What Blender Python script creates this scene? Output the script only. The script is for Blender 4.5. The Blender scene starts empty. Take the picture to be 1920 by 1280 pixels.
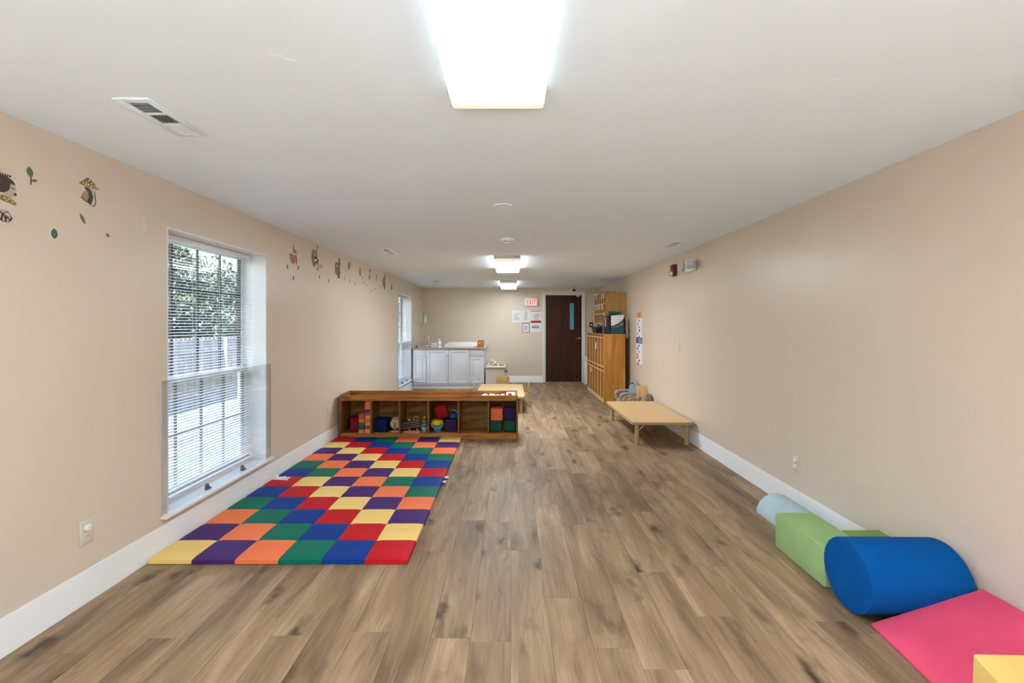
import bpy, bmesh, math, random
from mathutils import Vector, Matrix, Euler
random.seed(7)
R = math.radians
S = bpy.context.scene
C = S.collection

# ------------------------------------------------------------------ camera
CAM_H = 1.398
cd = bpy.data.cameras.new('camera'); cam = bpy.data.objects.new('camera', cd); C.objects.link(cam)
cam.location = (0, 0, CAM_H); cam.rotation_euler = (R(90), 0, 0)
cd.sensor_fit = 'HORIZONTAL'; cd.sensor_width = 36; cd.lens = 16
cd.shift_x = 2/1920; cd.shift_y = -31/1920
cd.clip_start = 0.05; cd.clip_end = 300
S.camera = cam

# ------------------------------------------------------------------ world, sun, exposure
S.view_settings.view_transform = 'Standard'; S.view_settings.look = 'None'
S.view_settings.exposure = 1.64; S.view_settings.gamma = 1.0
S.view_settings.use_curve_mapping = False
LAMPS = (12.5, 19.0, 6.0)   # radiance of the three ceiling light lenses, near to far
SKY = 0.5
w = bpy.data.worlds.new('sky'); S.world = w; w.use_nodes = True
nt = w.node_tree; bg = nt.nodes['Background']
sk = nt.nodes.new('ShaderNodeTexSky'); sk.sky_type = 'NISHITA'; sk.sun_disc = False
sk.sun_elevation = R(52); sk.sun_rotation = R(190); sk.air_density = 1.0; sk.dust_density = 2.0
nt.links.new(sk.outputs[0], bg.inputs[0]); bg.inputs[1].default_value = SKY
sl = bpy.data.lights.new('sun', 'SUN'); sl.energy = 22.0; sl.angle = R(0.6); sl.color = (.87, .945, 1)
so = bpy.data.objects.new('sun', sl); C.objects.link(so); so.location = (-3, -20, 25)
so.rotation_euler = Vector((.13, .70, -1.0)).to_track_quat('-Z', 'Y').to_euler()

# ------------------------------------------------------------------ mesh helpers
class MB:
    def __init__(s): s.bm = bmesh.new(); s.m = 0
    def _add(s, verts, faces, smooth=True):
        vs = [s.bm.verts.new(v) for v in verts]; fs = []
        for f in faces:
            try:
                q = s.bm.faces.new([vs[i] for i in f]); q.material_index = s.m; fs.append(q)
            except ValueError: pass
        return vs, fs
    def box(s, x0, x1, y0, y1, z0, z1, bev=0, seg=2):
        v = [(x0,y0,z0),(x1,y0,z0),(x1,y1,z0),(x0,y1,z0),(x0,y0,z1),(x1,y0,z1),(x1,y1,z1),(x0,y1,z1)]
        f = [(3,2,1,0),(4,5,6,7),(0,1,5,4),(1,2,6,5),(2,3,7,6),(3,0,4,7)]
        vs, fs = s._add(v, f)
        if bev:
            es = list({e for q in fs for e in q.edges})
            r = bmesh.ops.bevel(s.bm, geom=es, offset=bev, segments=seg, profile=.5, affect='EDGES', clamp_overlap=True)
            for q in r['faces']: q.material_index = s.m
        return s
    def prism(s, poly, axis, a0, a1, bev=0):
        def P(p, a):
            return (a,p[0],p[1]) if axis=='x' else ((p[0],a,p[1]) if axis=='y' else (p[0],p[1],a))
        n = len(poly)
        v = [P(p,a0) for p in poly]+[P(p,a1) for p in poly]
        f = [tuple(range(n))[::-1], tuple(range(n,2*n))]+[(i,(i+1)%n,n+(i+1)%n,n+i) for i in range(n)]
        vs, fs = s._add(v, f)
        if bev:
            es = list({e for q in fs for e in q.edges})
            r = bmesh.ops.bevel(s.bm, geom=es, offset=bev, segments=2, profile=.5, affect='EDGES', clamp_overlap=True)
            for q in r['faces']: q.material_index = s.m
        return s
    def cyl(s, p0, p1, r0, r1=None, n=16):
        p0, p1 = Vector(p0), Vector(p1); r1 = r0 if r1 is None else r1
        q = (p1-p0).to_track_quat('Z','Y'); v = []
        for p, r in ((p0,r0),(p1,r1)):
            for i in range(n):
                a = 2*math.pi*i/n; v.append(p+q@Vector((r*math.cos(a), r*math.sin(a), 0)))
        f = [tuple(range(n))[::-1], tuple(range(n,2*n))]+[(i,(i+1)%n,n+(i+1)%n,n+i) for i in range(n)]
        s._add(v, f); return s
    def tube(s, pts, r, n=8, closed=False):
        pts = [Vector(p) for p in pts]; k = len(pts); v = []
        up = Vector((.13,.27,.95))
        for j, p in enumerate(pts):
            a = pts[(j-1)%k] if closed else pts[max(j-1,0)]
            b = pts[(j+1)%k] if closed else pts[min(j+1,k-1)]
            t = (b-a).normalized(); sx = t.cross(up).normalized(); sy = sx.cross(t)
            for i in range(n):
                g = 2*math.pi*i/n; v.append(p+sx*(r*math.cos(g))+sy*(r*math.sin(g)))
        f = []
        for j in range(k if closed else k-1):
            for i in range(n):
                o, o2 = j*n, ((j+1)%k)*n
                f.append((o+i, o+(i+1)%n, o2+(i+1)%n, o2+i))
        if not closed: f += [tuple(range(n))[::-1], tuple(range((k-1)*n, k*n))]
        s._add(v, f); return s
    def lathe(s, prof, c, n=24, axis='z'):
        v = []
        for r, h in prof:
            for i in range(n):
                a = 2*math.pi*i/n; x, y = r*math.cos(a), r*math.sin(a)
                if axis=='z': v.append((c[0]+x, c[1]+y, c[2]+h))
                elif axis=='x': v.append((c[0]+h, c[1]+x, c[2]+y))
                else: v.append((c[0]+x, c[1]+h, c[2]+y))
        k = len(prof); f = []
        for j in range(k-1):
            for i in range(n): f.append((j*n+i, j*n+(i+1)%n, (j+1)*n+(i+1)%n, (j+1)*n+i))
        f += [tuple(range(n))[::-1], tuple(range((k-1)*n, k*n))]
        s._add(v, f); return s
    def quad(s, a, b, c, d): s._add([a,b,c,d], [(0,1,2,3)]); return s
    def xf(s, M):
        bmesh.ops.transform(s.bm, matrix=M, verts=s.bm.verts); return s
    def mesh(s, name, smooth=True, ang=38):
        bm = s.bm
        bmesh.ops.recalc_face_normals(bm, faces=bm.faces)
        if smooth:
            for f in bm.faces: f.smooth = True
            for e in bm.edges:
                if len(e.link_faces)!=2 or e.calc_face_angle(0) > R(ang): e.smooth = False
        me = bpy.data.meshes.new(name); bm.to_mesh(me); bm.free(); return me

WO = {}
def tag(o, label=None, cat=None, group=None, kind=None):
    if label: o['label'] = label
    if cat: o['category'] = cat
    if group: o['group'] = group
    if kind: o['kind'] = kind
    return o
def empty(name, loc, label=None, cat=None, group=None, kind=None):
    o = bpy.data.objects.new(name, None); C.objects.link(o); o.location = loc
    o.empty_display_size = .05; WO[o] = Vector(loc)
    return tag(o, label, cat, group, kind)
def obj(name, mb, mat, parent=None, local=False, smooth=True, label=None, cat=None, group=None, kind=None):
    """one mesh object; mesh given in world metres (local=False) or in the parent's own frame (local=True)"""
    if local: org = Vector((0,0,0))
    else:
        vs = [v.co for v in mb.bm.verts]
        org = Vector(((min(v.x for v in vs)+max(v.x for v in vs))/2, (min(v.y for v in vs)+max(v.y for v in vs))/2, min(v.z for v in vs)))
        for v in vs: v -= org
    me = mb.mesh(name, smooth)
    for m in (mat if isinstance(mat,(list,tuple)) else [mat]): me.materials.append(m)
    o = bpy.data.objects.new(name, me); C.objects.link(o)
    if parent is not None:
        o.parent = parent; o.location = org if local else org-WO[parent]
    else: o.location = org
    WO[o] = org
    return tag(o, label, cat, group, kind)
def inst(name, me, loc, parent=None, rot=None):
    o = bpy.data.objects.new(name, me); C.objects.link(o); o.location = loc
    if rot: o.rotation_euler = rot
    if parent is not None: o.parent = parent
    WO[o] = Vector(loc)+(WO[parent] if parent is not None else Vector())
    return o
def copy_tree(o, parent=None):
    c = o.copy(); C.objects.link(c); c.parent = parent
    for ch in o.children: copy_tree(ch, c)
    return c
def box(*a, **k): return MB().box(*a, **k)

# ------------------------------------------------------------------ materials
MATS = {}
def lin(r, g, b):
    f = lambda c: (c/255/12.92) if c/255 <= .04045 else ((c/255+.055)/1.055)**2.4
    return (f(r), f(g), f(b), 1)
def mat(name, col, rough=.5, metal=0, var=.06, scale=8, bump=0, bscale=60, spec=.5, sheen=0, emit=0, stretch=(1,1,1)):
    m = bpy.data.materials.new(name); m.use_nodes = True; MATS[name] = m
    n = m.node_tree.nodes; l = m.node_tree.links; b = n['Principled BSDF']
    tc = n.new('ShaderNodeTexCoord'); mp = n.new('ShaderNodeMapping'); mp.inputs['Scale'].default_value = stretch
    l.new(tc.outputs['Object'], mp.inputs[0])
    no = n.new('ShaderNodeTexNoise'); no.inputs['Scale'].default_value = scale; no.inputs['Detail'].default_value = 4
    l.new(mp.outputs[0], no.inputs['Vector'])
    mx = n.new('ShaderNodeMix'); mx.data_type = 'RGBA'
    mx.inputs[6].default_value = tuple(c*(1-var) for c in col[:3])+(1,)
    mx.inputs[7].default_value = tuple(min(1,c*(1+var)) for c in col[:3])+(1,)
    l.new(no.outputs[0], mx.inputs[0]); l.new(mx.outputs[2], b.inputs['Base Color'])
    b.inputs['Roughness'].default_value = rough; b.inputs['Metallic'].default_value = metal
    b.inputs['Specular IOR Level'].default_value = spec
    if sheen: b.inputs['Sheen Weight'].default_value = sheen; b.inputs['Sheen Roughness'].default_value = .5
    if bump:
        n2 = n.new('ShaderNodeTexNoise'); n2.inputs['Scale'].default_value = bscale; n2.inputs['Detail'].default_value = 3
        l.new(mp.outputs[0], n2.inputs['Vector'])
        bp = n.new('ShaderNodeBump'); bp.inputs['Strength'].default_value = bump; bp.inputs['Distance'].default_value = .01
        l.new(n2.outputs[0], bp.inputs['Height']); l.new(bp.outputs[0], b.inputs['Normal'])
    if emit:
        b.inputs['Emission Color'].default_value = col; b.inputs['Emission Strength'].default_value = emit
    return m
def glassy(name, tint=(1,1,1,1), ior=1.45, haze=0, rough=0.0):
    m = bpy.data.materials.new(name); m.use_nodes = True; MATS[name] = m
    n = m.node_tree.nodes; l = m.node_tree.links; n.remove(n['Principled BSDF']); out = n['Material Output']
    t = n.new('ShaderNodeBsdfTransparent'); t.inputs[0].default_value = tint
    g = n.new('ShaderNodeBsdfGlossy'); g.inputs['Roughness'].default_value = rough
    lw_ = n.new('ShaderNodeLayerWeight'); lw_.inputs['Blend'].default_value = .5
    pw = n.new('ShaderNodeMath'); pw.operation = 'POWER'; l.new(lw_.outputs['Facing'], pw.inputs[0]); pw.inputs[1].default_value = 4.5
    f = n.new('ShaderNodeMath'); f.operation = 'MULTIPLY_ADD'; l.new(pw.outputs[0], f.inputs[0]); f.inputs[1].default_value = .7; f.inputs[2].default_value = .035
    mx = n.new('ShaderNodeMixShader'); l.new(f.outputs[0], mx.inputs[0]); l.new(t.outputs[0], mx.inputs[1]); l.new(g.outputs[0], mx.inputs[2])
    last = mx
    if haze:
        d = n.new('ShaderNodeBsdfDiffuse'); d.inputs[0].default_value = (.8,.82,.84,1)
        m2 = n.new('ShaderNodeMixShader'); m2.inputs[0].default_value = haze
        l.new(mx.outputs[0], m2.inputs[1]); l.new(d.outputs[0], m2.inputs[2]); last = m2
    l.new(last.outputs[0], out.inputs[0]); return m
def wood(name, c0, c1, c2, axis='x', rough=.45, scale=1.0, rnd=False, knots=0.0, bumpk=.04, band=7, wave=.5):
    """procedural board grain running along one axis of the object"""
    m = bpy.data.materials.new(name); m.use_nodes = True; MATS[name] = m
    n = m.node_tree.nodes; l = m.node_tree.links; b = n['Principled BSDF']
    tc = n.new('ShaderNodeTexCoord'); vec = tc.outputs['Object']
    if rnd:
        oi = n.new('ShaderNodeObjectInfo'); mu = n.new('ShaderNodeVectorMath'); mu.operation = 'SCALE'
        mu.inputs[0].default_value = (37.3, 91.7, 13.1); l.new(oi.outputs['Random'], mu.inputs['Scale'])
        ad = n.new('ShaderNodeVectorMath'); ad.operation = 'ADD'; l.new(vec, ad.inputs[0]); l.new(mu.outputs[0], ad.inputs[1]); vec = ad.outputs[0]
    def mapped(al, ac):
        mp = n.new('ShaderNodeMapping'); k = {'x':0,'y':1,'z':2}[axis]
        sc = [ac*scale]*3; sc[k] = al*scale; mp.inputs['Scale'].default_value = sc; l.new(vec, mp.inputs[0]); return mp.outputs[0]
    def noise(v, sc=1, det=5, ro=.6, dist=0):
        t = n.new('ShaderNodeTexNoise'); t.inputs['Scale'].default_value = sc; t.inputs['Detail'].default_value = det
        t.inputs['Roughness'].default_value = ro; t.inputs['Distortion'].default_value = dist; l.new(v, t.inputs['Vector']); return t.outputs[0]
    def ramp(f, pts):
        r = n.new('ShaderNodeValToRGB'); e = r.color_ramp.elements
        while len(e) < len(pts): e.new(.5)
        for i,(p,c) in enumerate(pts): e[i].position = p; e[i].color = c
        l.new(f, r.inputs[0]); return r.outputs[0]
    def mix(f, a, b_, mode='MIX'):
        x = n.new('ShaderNodeMix'); x.data_type = 'RGBA'; x.blend_type = mode
        if isinstance(f,(int,float)): x.inputs[0].default_value = f
        else: l.new(f, x.inputs[0])
        for s_, v in ((6,a),(7,b_)):
            if isinstance(v, tuple): x.inputs[s_].default_value = v
            else: l.new(v, x.inputs[s_])
        return x.outputs[2]
    big = noise(mapped(1.1, 7), 1, 4, .55, .6)
    col = ramp(big, [(.3,c2),(.52,c1),(.72,c0)])
    wv = n.new('ShaderNodeTexWave'); wv.wave_type = 'BANDS'; wv.bands_direction = {'x':'Y','y':'X','z':'X'}[axis]
    wv.inputs['Scale'].default_value = band; wv.inputs['Distortion'].default_value = 7; wv.inputs['Detail'].default_value = 3
    wv.inputs['Detail Scale'].default_value = 1.2
    l.new(mapped(.35, 1.0), wv.inputs['Vector'])
    col = mix(ramp(wv.outputs[1], [(.0,(.0,)*3+(1,)),(.55,(.2*wave,)*3+(1,)),(1,(wave,)*3+(1,))]), col, c2)
    fine = noise(mapped(4, 130), 1, 4, .7)
    col = mix(ramp(fine, [(.45,(0,0,0,1)),(.75,(.55,.55,.55,1))]), col, c2)
    light = noise(mapped(3, 75), 1, 3, .6)
    col = mix(ramp(light, [(.55,(0,0,0,1)),(.8,(.5,.5,.5,1))]), col, c0)
    if knots:
        cl = noise(mapped(1.6, 5.5), 1, 3, .6, 1.2)
        col = mix(ramp(cl, [(.56,(0,0,0,1)),(.75,(knots,)*3+(1,))]), col, tuple(c*.55 for c in c2[:3])+(1,))
        vo = n.new('ShaderNodeTexVoronoi'); vo.inputs['Scale'].default_value = 1; vo.inputs['Randomness'].default_value = 1
        dv = n.new('ShaderNodeVectorMath'); dv.operation = 'ADD'
        nz = n.new('ShaderNodeTexNoise'); nz.inputs['Scale'].default_value = 9; l.new(vec, nz.inputs['Vector'])
        sc2 = n.new('ShaderNodeVectorMath'); sc2.operation = 'SCALE'; sc2.inputs['Scale'].default_value = .55; l.new(nz.outputs[1], sc2.inputs[0])
        l.new(mapped(1.9, 5), dv.inputs[0]); l.new(sc2.outputs[0], dv.inputs[1]); l.new(dv.outputs[0], vo.inputs['Vector'])
        col = mix(ramp(vo.outputs['Distance'], [(.03,(1,)*3+(1,)),(.11,(.6,)*3+(1,)),(.25,(0,0,0,1))]), col, tuple(c*.38 for c in c2[:3])+(1,))
    if rnd:
        hs = n.new('ShaderNodeHueSaturation'); mr = n.new('ShaderNodeMapRange')
        mr.inputs['To Min'].default_value = .84; mr.inputs['To Max'].default_value = 1.13
        l.new(oi.outputs['Random'], mr.inputs['Value']); l.new(mr.outputs[0], hs.inputs['Value']); l.new(col, hs.inputs['Color']); col = hs.outputs[0]
    l.new(col, b.inputs['Base Color']); b.inputs['Roughness'].default_value = rough; b.inputs['Specular IOR Level'].default_value = .25
    if bumpk:
        bp = n.new('ShaderNodeBump'); bp.inputs['Strength'].default_value = bumpk; bp.inputs['Distance'].default_value = .004
        l.new(fine, bp.inputs['Height']); l.new(bp.outputs[0], b.inputs['Normal'])
    return m

m_wall = mat('beige_satin_wall_paint', (.71,.605,.495,1), .34, var=.035, scale=1.3, bump=.05, bscale=9, spec=.5)
m_ceil = mat('flat_white_ceiling_paint', (.82,.915,.985,1), .85, var=.02, scale=2, bump=.05, bscale=220, spec=.2)
m_white = mat('white_trim_paint', (.78,.78,.77,1), .4, var=.02)
m_floorv = wood('oak_vinyl_plank', (.475,.33,.20,1), (.335,.225,.132,1), (.17,.108,.062,1), 'y', .50, 1.0, rnd=True, knots=.7, bumpk=.05, wave=.16)
m_oak = wood('golden_oak', (.72,.36,.085,1), (.57,.26,.052,1), (.36,.15,.028,1), 'z', .4, 1.2, bumpk=.03)
m_oakx = wood('golden_oak_shelf', (.72,.37,.10,1), (.58,.27,.065,1), (.36,.15,.03,1), 'x', .4, 1.1, bumpk=.03)
m_pine = wood('stained_pine', (.70,.34,.095,1), (.55,.24,.06,1), (.26,.10,.024,1), 'x', .42, 1.0, knots=.2, bumpk=.02, band=4)
m_ply_shaded = wood('shaded_plywood_back', (.44,.24,.07,1), (.29,.145,.037,1), (.13,.055,.014,1), 'x', .5, 2.2, bumpk=.02, band=3, wave=.75)  # darkened: the shade inside the shelf bays is put into this colour
m_edge = mat('pale_wood_edge', (.74,.49,.24,1), .5, var=.1, scale=20)
m_maple = mat('maple_laminate', (.72,.475,.225,1), .38, var=.04, scale=5, stretch=(1,.2,1))
m_mapledge = mat('tan_table_edging', (.45,.30,.13,1), .5, var=.05)
m_chairw = wood('maple_chair', (.62,.40,.19,1), (.53,.32,.13,1), (.40,.22,.08,1), 'z', .4, 1.3, bumpk=.02)
m_doorw = wood('dark_mahogany_veneer', (.085,.028,.012,1), (.062,.020,.009,1), (.034,.011,.006,1), 'z', .5, .8, bumpk=.02)
m_metal = mat('brushed_nickel', (.62,.61,.58,1), .3, 1, var=.05)
m_chrome = mat('chrome', (.8,.8,.8,1), .12, 1, var=.02)
m_black = mat('black_plastic', (.012,.013,.016,1), .4, var=.1)
m_dgrey = mat('dark_grey_plastic', (.05,.055,.065,1), .45)
m_grey = mat('grey_plastic', (.30,.34,.345,1), .45, var=.05)
m_ivory = mat('ivory_plastic', (.70,.66,.55,1), .4, var=.02)
m_offw = mat('white_plastic', (.80,.80,.78,1), .4, var=.02)
m_paper = mat('white_paper', (.80,.80,.80,1), .8, var=.03)
m_ink = mat('grey_print', (.33,.33,.36,1), .8)
m_inkd = mat('dark_print', (.09,.09,.1,1), .8)
m_red = mat('red_plastic', lin(150,30,28), .4)
m_dred = mat('maroon_plastic', (.13,.016,.012,1), .4)
m_redp = mat('red_print', lin(168,40,48), .7)
m_glass = glassy('window_glass')
m_plexi = glassy('acrylic_guard_sheet', (.95,.965,.975,1), 1.45, haze=.015)
m_frost = mat('painted_blue_glow_glass', lin(96,176,205), .25, var=.5, scale=22, stretch=(1,1,.6))  # light from beyond the door is put into the blue base colour
m_housing = mat('white_enamel_housing', (.62,.62,.60,1), .5, var=.02)
m_endcap = mat('cream_lens_end', (.85,.78,.62,1), .4, var=.02, emit=.2)

FO = dict(Y=(.86,.60,.19,1), P=(.065,.022,.15,1), O=(.88,.20,.075,1), G=(.002,.155,.095,1), B=(.002,.042,.25,1), R=(.52,.008,.016,1))
VIN = {k: mat({'Y':'yellow','P':'purple','O':'orange','G':'green','B':'blue','R':'red'}[k]+'_vinyl', v, .55, var=.05, scale=6, bump=.12, bscale=14, spec=.15) for k, v in FO.items()}
def plushy(name, col): return mat(name, col, .85, var=.2, scale=5, bump=.12, bscale=180, spec=.1)

# lit acrylic of the wrap lights; the side flanks sit above the tubes and glow less
def lens_mat(name, e):
    return mat(name, (.88,.95,1,1), .35, var=.015, scale=3, emit=e)
m_lens = [lens_mat('lit_acrylic_lens_%d' % k, e) for k, e in enumerate(LAMPS)]
m_lens_side = [lens_mat('lit_acrylic_flank_%d' % k, e*(.02,.14,.18)[k]) for k, e in enumerate(LAMPS)]

# ------------------------------------------------------------------ room shell
XL, XR, YB, YF, H = -2.155, 2.15, 11.1, -2.6, 2.30
W1 = (2.851, 4.015); W2 = (8.70, 9.864); WZ = (.22, 2.015); TW = .25

wl = MB(); xo = XL-TW
for y0, y1 in ((YF-.2, W1[0]), (W1[1], W2[0]), (W2[1], YB+.2)): wl.box(xo, XL, y0, y1, -.7, H+.1)
for a, b in (W1, W2):
    wl.box(xo, XL, a, b, -.7, WZ[0]-.022); wl.box(xo, XL, a, b, WZ[1], H+.1)
obj('wall_left', wl, m_wall, kind='structure')
obj('wall_right', box(XR, XR+.2, YF-.2, YB+.2, -.7, H+.1), m_wall, kind='structure')
DX0, DX1, DH = .848, 1.728, 2.126
wb = MB().box(XL, DX0-.012, YB, YB+.2, -.1, H+.1).box(DX1+.012, XR, YB, YB+.2, -.1, H+.1).box(DX0-.012, DX1+.012, YB, YB+.2, DH+.012, H+.1)
obj('wall_back', wb, m_wall, kind='structure')
GX, GZ = 1.9, (.10, 2.12)
obj('wall_front', MB().box(XL,-GX,YF-.2,YF,-.7,H+.1).box(GX,XR,YF-.2,YF,-.7,H+.1).box(-GX,GX,YF-.2,YF,-.7,GZ[0]).box(-GX,GX,YF-.2,YF,GZ[1],H+.1), m_wall, kind='structure')
wf = empty('window_3', (0,YF-.1,GZ[0]), kind='structure')  # glazing added unseen behind the camera so daylight fills the room
fr = MB().box(-GX,-GX+.06,YF-.12,YF-.06,*GZ).box(GX-.06,GX,YF-.12,YF-.06,*GZ).box(-GX+.06,GX-.06,YF-.12,YF-.06,GZ[0],GZ[0]+.08).box(-GX+.06,GX-.06,YF-.12,YF-.06,GZ[1]-.06,GZ[1])
for k in (-1,0,1): fr.box(k*.95-.03,k*.95+.03,YF-.12,YF-.06,GZ[0]+.08,GZ[1]-.06)
obj('window_frame', fr, m_white, wf)
for k in range(4): obj('pane', box(-GX+.95*k+.03,-GX+.95*(k+1)-.03,YF-.092,YF-.088,GZ[0]+.08,GZ[1]-.06), m_glass, wf)
ceil = obj('ceiling', box(XL-TW-.5, XR+.7, YF-.7, YB+.7, H, H+.2), m_ceil, kind='structure')

# floor: vinyl planks, each one its own board
floor = obj('floor', box(XL, XR, YF, YB+.15, -.1, -.006), m_floorv, kind='structure')
PW, PL = .1795, 1.22
cache = {}
y_start = .9
x = XL; ci = 0
while x < XR-.01:
    wdt = min(PW, XR-x); y = y_start-random.random()*PL
    if ci % 1 == 0:
        while y < YB:
            a = max(y, y_start); b = min(y+PL, YB+.0)
            if b-a > .02:
                key = (round(wdt,3), round(b-a,2))
                if key not in cache:
                    hw, hl = key[0]/2-.0002, (b-a)/2-.0002
                    me = MB().box(-hw, hw, -hl, hl, -.006, 0, .0005, 1).mesh('plank', smooth=False); me.materials.append(m_floorv); cache[key] = me
                inst('plank', cache[key], Vector((x+wdt/2, (a+b)/2, 0))-WO[floor], floor)
            y += PL
    x += PW; ci += 1

def baseboard(name, poly, axis, a0, a1): return obj(name, MB().prism(poly, axis, a0, a1), m_white, kind='structure')
BH = .158
pl = lambda x0, s: [(x0,0),(x0+s*.021,0),(x0+s*.021,.012),(x0+s*.017,.02),(x0+s*.017,BH-.036),(x0+s*.012,BH-.028),(x0+s*.009,BH-.008),(x0+s*.005,BH),(x0,BH)]
obj('baseboard_left', MB().prism(pl(XL,1), 'y', YF, YB), m_white, kind='structure')
obj('baseboard_right', MB().prism(pl(XR,-1), 'y', YF, YB), m_white, kind='structure')
pb = pl(YB,-1)
obj('baseboard_back', MB().prism(pb, 'x', -.10, .78), m_white, kind='structure')
obj('baseboard_corner', MB().prism(pb, 'x', 1.815, XR-.022), m_white, kind='structure').name = 'baseboard_back_right'

# ceiling screw holes and tape scars
hole = MB().cyl((0,0,-.0012),(0,0,.0),.008,n=10).mesh('screw_hole'); hole.materials.append(m_inkd)
for (u, v) in ((1003,480),(1022,481),(1064,481),(1108,481),(1140,480),(1166,480),(1187,479),(1204,478),(1221,478),(712,483),(838,483),(853,485),(669,483),(686,489)):
    Y = (H-CAM_H)*853.33/(609-v); inst('screw_hole', hole, Vector(((u-958)*Y/853.33, Y, H))-WO[ceil], ceil)
scar = MB().box(-.02,.02,-.012,.012,-.0008,0).mesh('tape_scar'); scar.materials.append(mat('pale_tape_residue',(.84,.91,.97,1),.6))
for (X, Y, rz, s) in ((-.79,1.53,.3,1),(-.755,1.56,.3,.9),(-.70,3.07,.1,.7),(-.62,3.08,.2,.5),(-.69,4.86,.4,1.1),(1.19,1.68,.3,.8),(1.97,7.0,.2,1.0)):
    o = inst('tape_scar', scar, Vector((X,Y,H))-WO[ceil], ceil, (0,0,rz)); o.scale = (s,s,1)

# ------------------------------------------------------------------ door and casing
yb = YB
door = empty('door_1', (DX0, yb+.03, 0), kind='structure')
wx0, wx1, wz0, wz1 = 1.428, 1.546, 1.281, 1.939
d = MB(); y0, y1 = yb+.03, yb+.075
d.box(DX0,wx0,y0,y1,.008,DH-.004).box(wx1,DX1,y0,y1,.008,DH-.004).box(wx0,wx1,y0,y1,.008,wz0).box(wx0,wx1,y0,y1,wz1,DH-.004)
obj('door_leaf', d, m_doorw, door)
obj('glass_lite', box(wx0+.004,wx1-.004,y0+.012,y0+.02,wz0+.004,wz1-.004), m_frost, door)
fr = MB()
for a in ((wx0-.012,wx0+.006,wz0-.012,wz1+.012),(wx1-.006,wx1+.012,wz0-.012,wz1+.012),(wx0,wx1,wz0-.012,wz0+.006),(wx0,wx1,wz1-.006,wz1+.012)): fr.box(a[0],a[1],y0-.006,y0+.014,a[2],a[3])
obj('lite_frame', fr, m_doorw, door)
hx, hz = 1.678, 1.066
hd = MB().lathe([(.001,0),(.034,.0),(.034,.006),(.026,.012),(.016,.03),(.013,.045),(.001,.045)], (hx,y0,hz), 20, 'y')
hd.xf(Matrix.Translation((0,y0,0))@Matrix.Scale(-1,4,(0,1,0))@Matrix.Translation((0,-y0,0)))
hd.tube([(hx,y0-.045,hz),(hx-.03,y0-.05,hz),(hx-.07,y0-.05,hz-.002),(hx-.10,y0-.046,hz-.008)], .010, 10)
obj('lever_handle', hd, m_metal, door)
obj('closer_bracket', box(1.60,1.68,y0-.03,y0,2.09,2.12,.004), m_offw, door)
obj('hinge_edge', box(DX0+.002,DX0+.006,y0-.004,y0,.2,2.0), m_metal, door)
t = MB()
t.prism([(DX0-.07,yb),(DX0-.07,yb-.018),(DX0-.052,yb-.022),(DX0-.01,yb-.012),(DX0-.01,yb)], 'z', 0, DH+.085)
t.prism([(DX1+.085,yb),(DX1+.085,yb-.018),(DX1+.06,yb-.022),(DX1+.01,yb-.012),(DX1+.01,yb)], 'z', 0, DH+.085)
t.box(DX0-.01,DX1+.01,yb-.016,yb,DH+.012,DH+.085)
obj('trim_1', t, m_white, kind='structure')
j = MB().box(DX0-.012,DX0-.001,yb,yb+.18,0,DH+.002).box(DX1+.001,DX1+.012,yb,yb+.18,0,DH+.002).box(DX0-.012,DX1+.012,yb,yb+.18,DH,DH+.012)
obj('trim_2', j, m_white, kind='structure')
obj('wall_hallway', box(DX0-.3,DX1+.3,yb+.9,yb+1.0,-.1,H), mat('hall_wall',(.5,.5,.48,1),.6), kind='structure')

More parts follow.
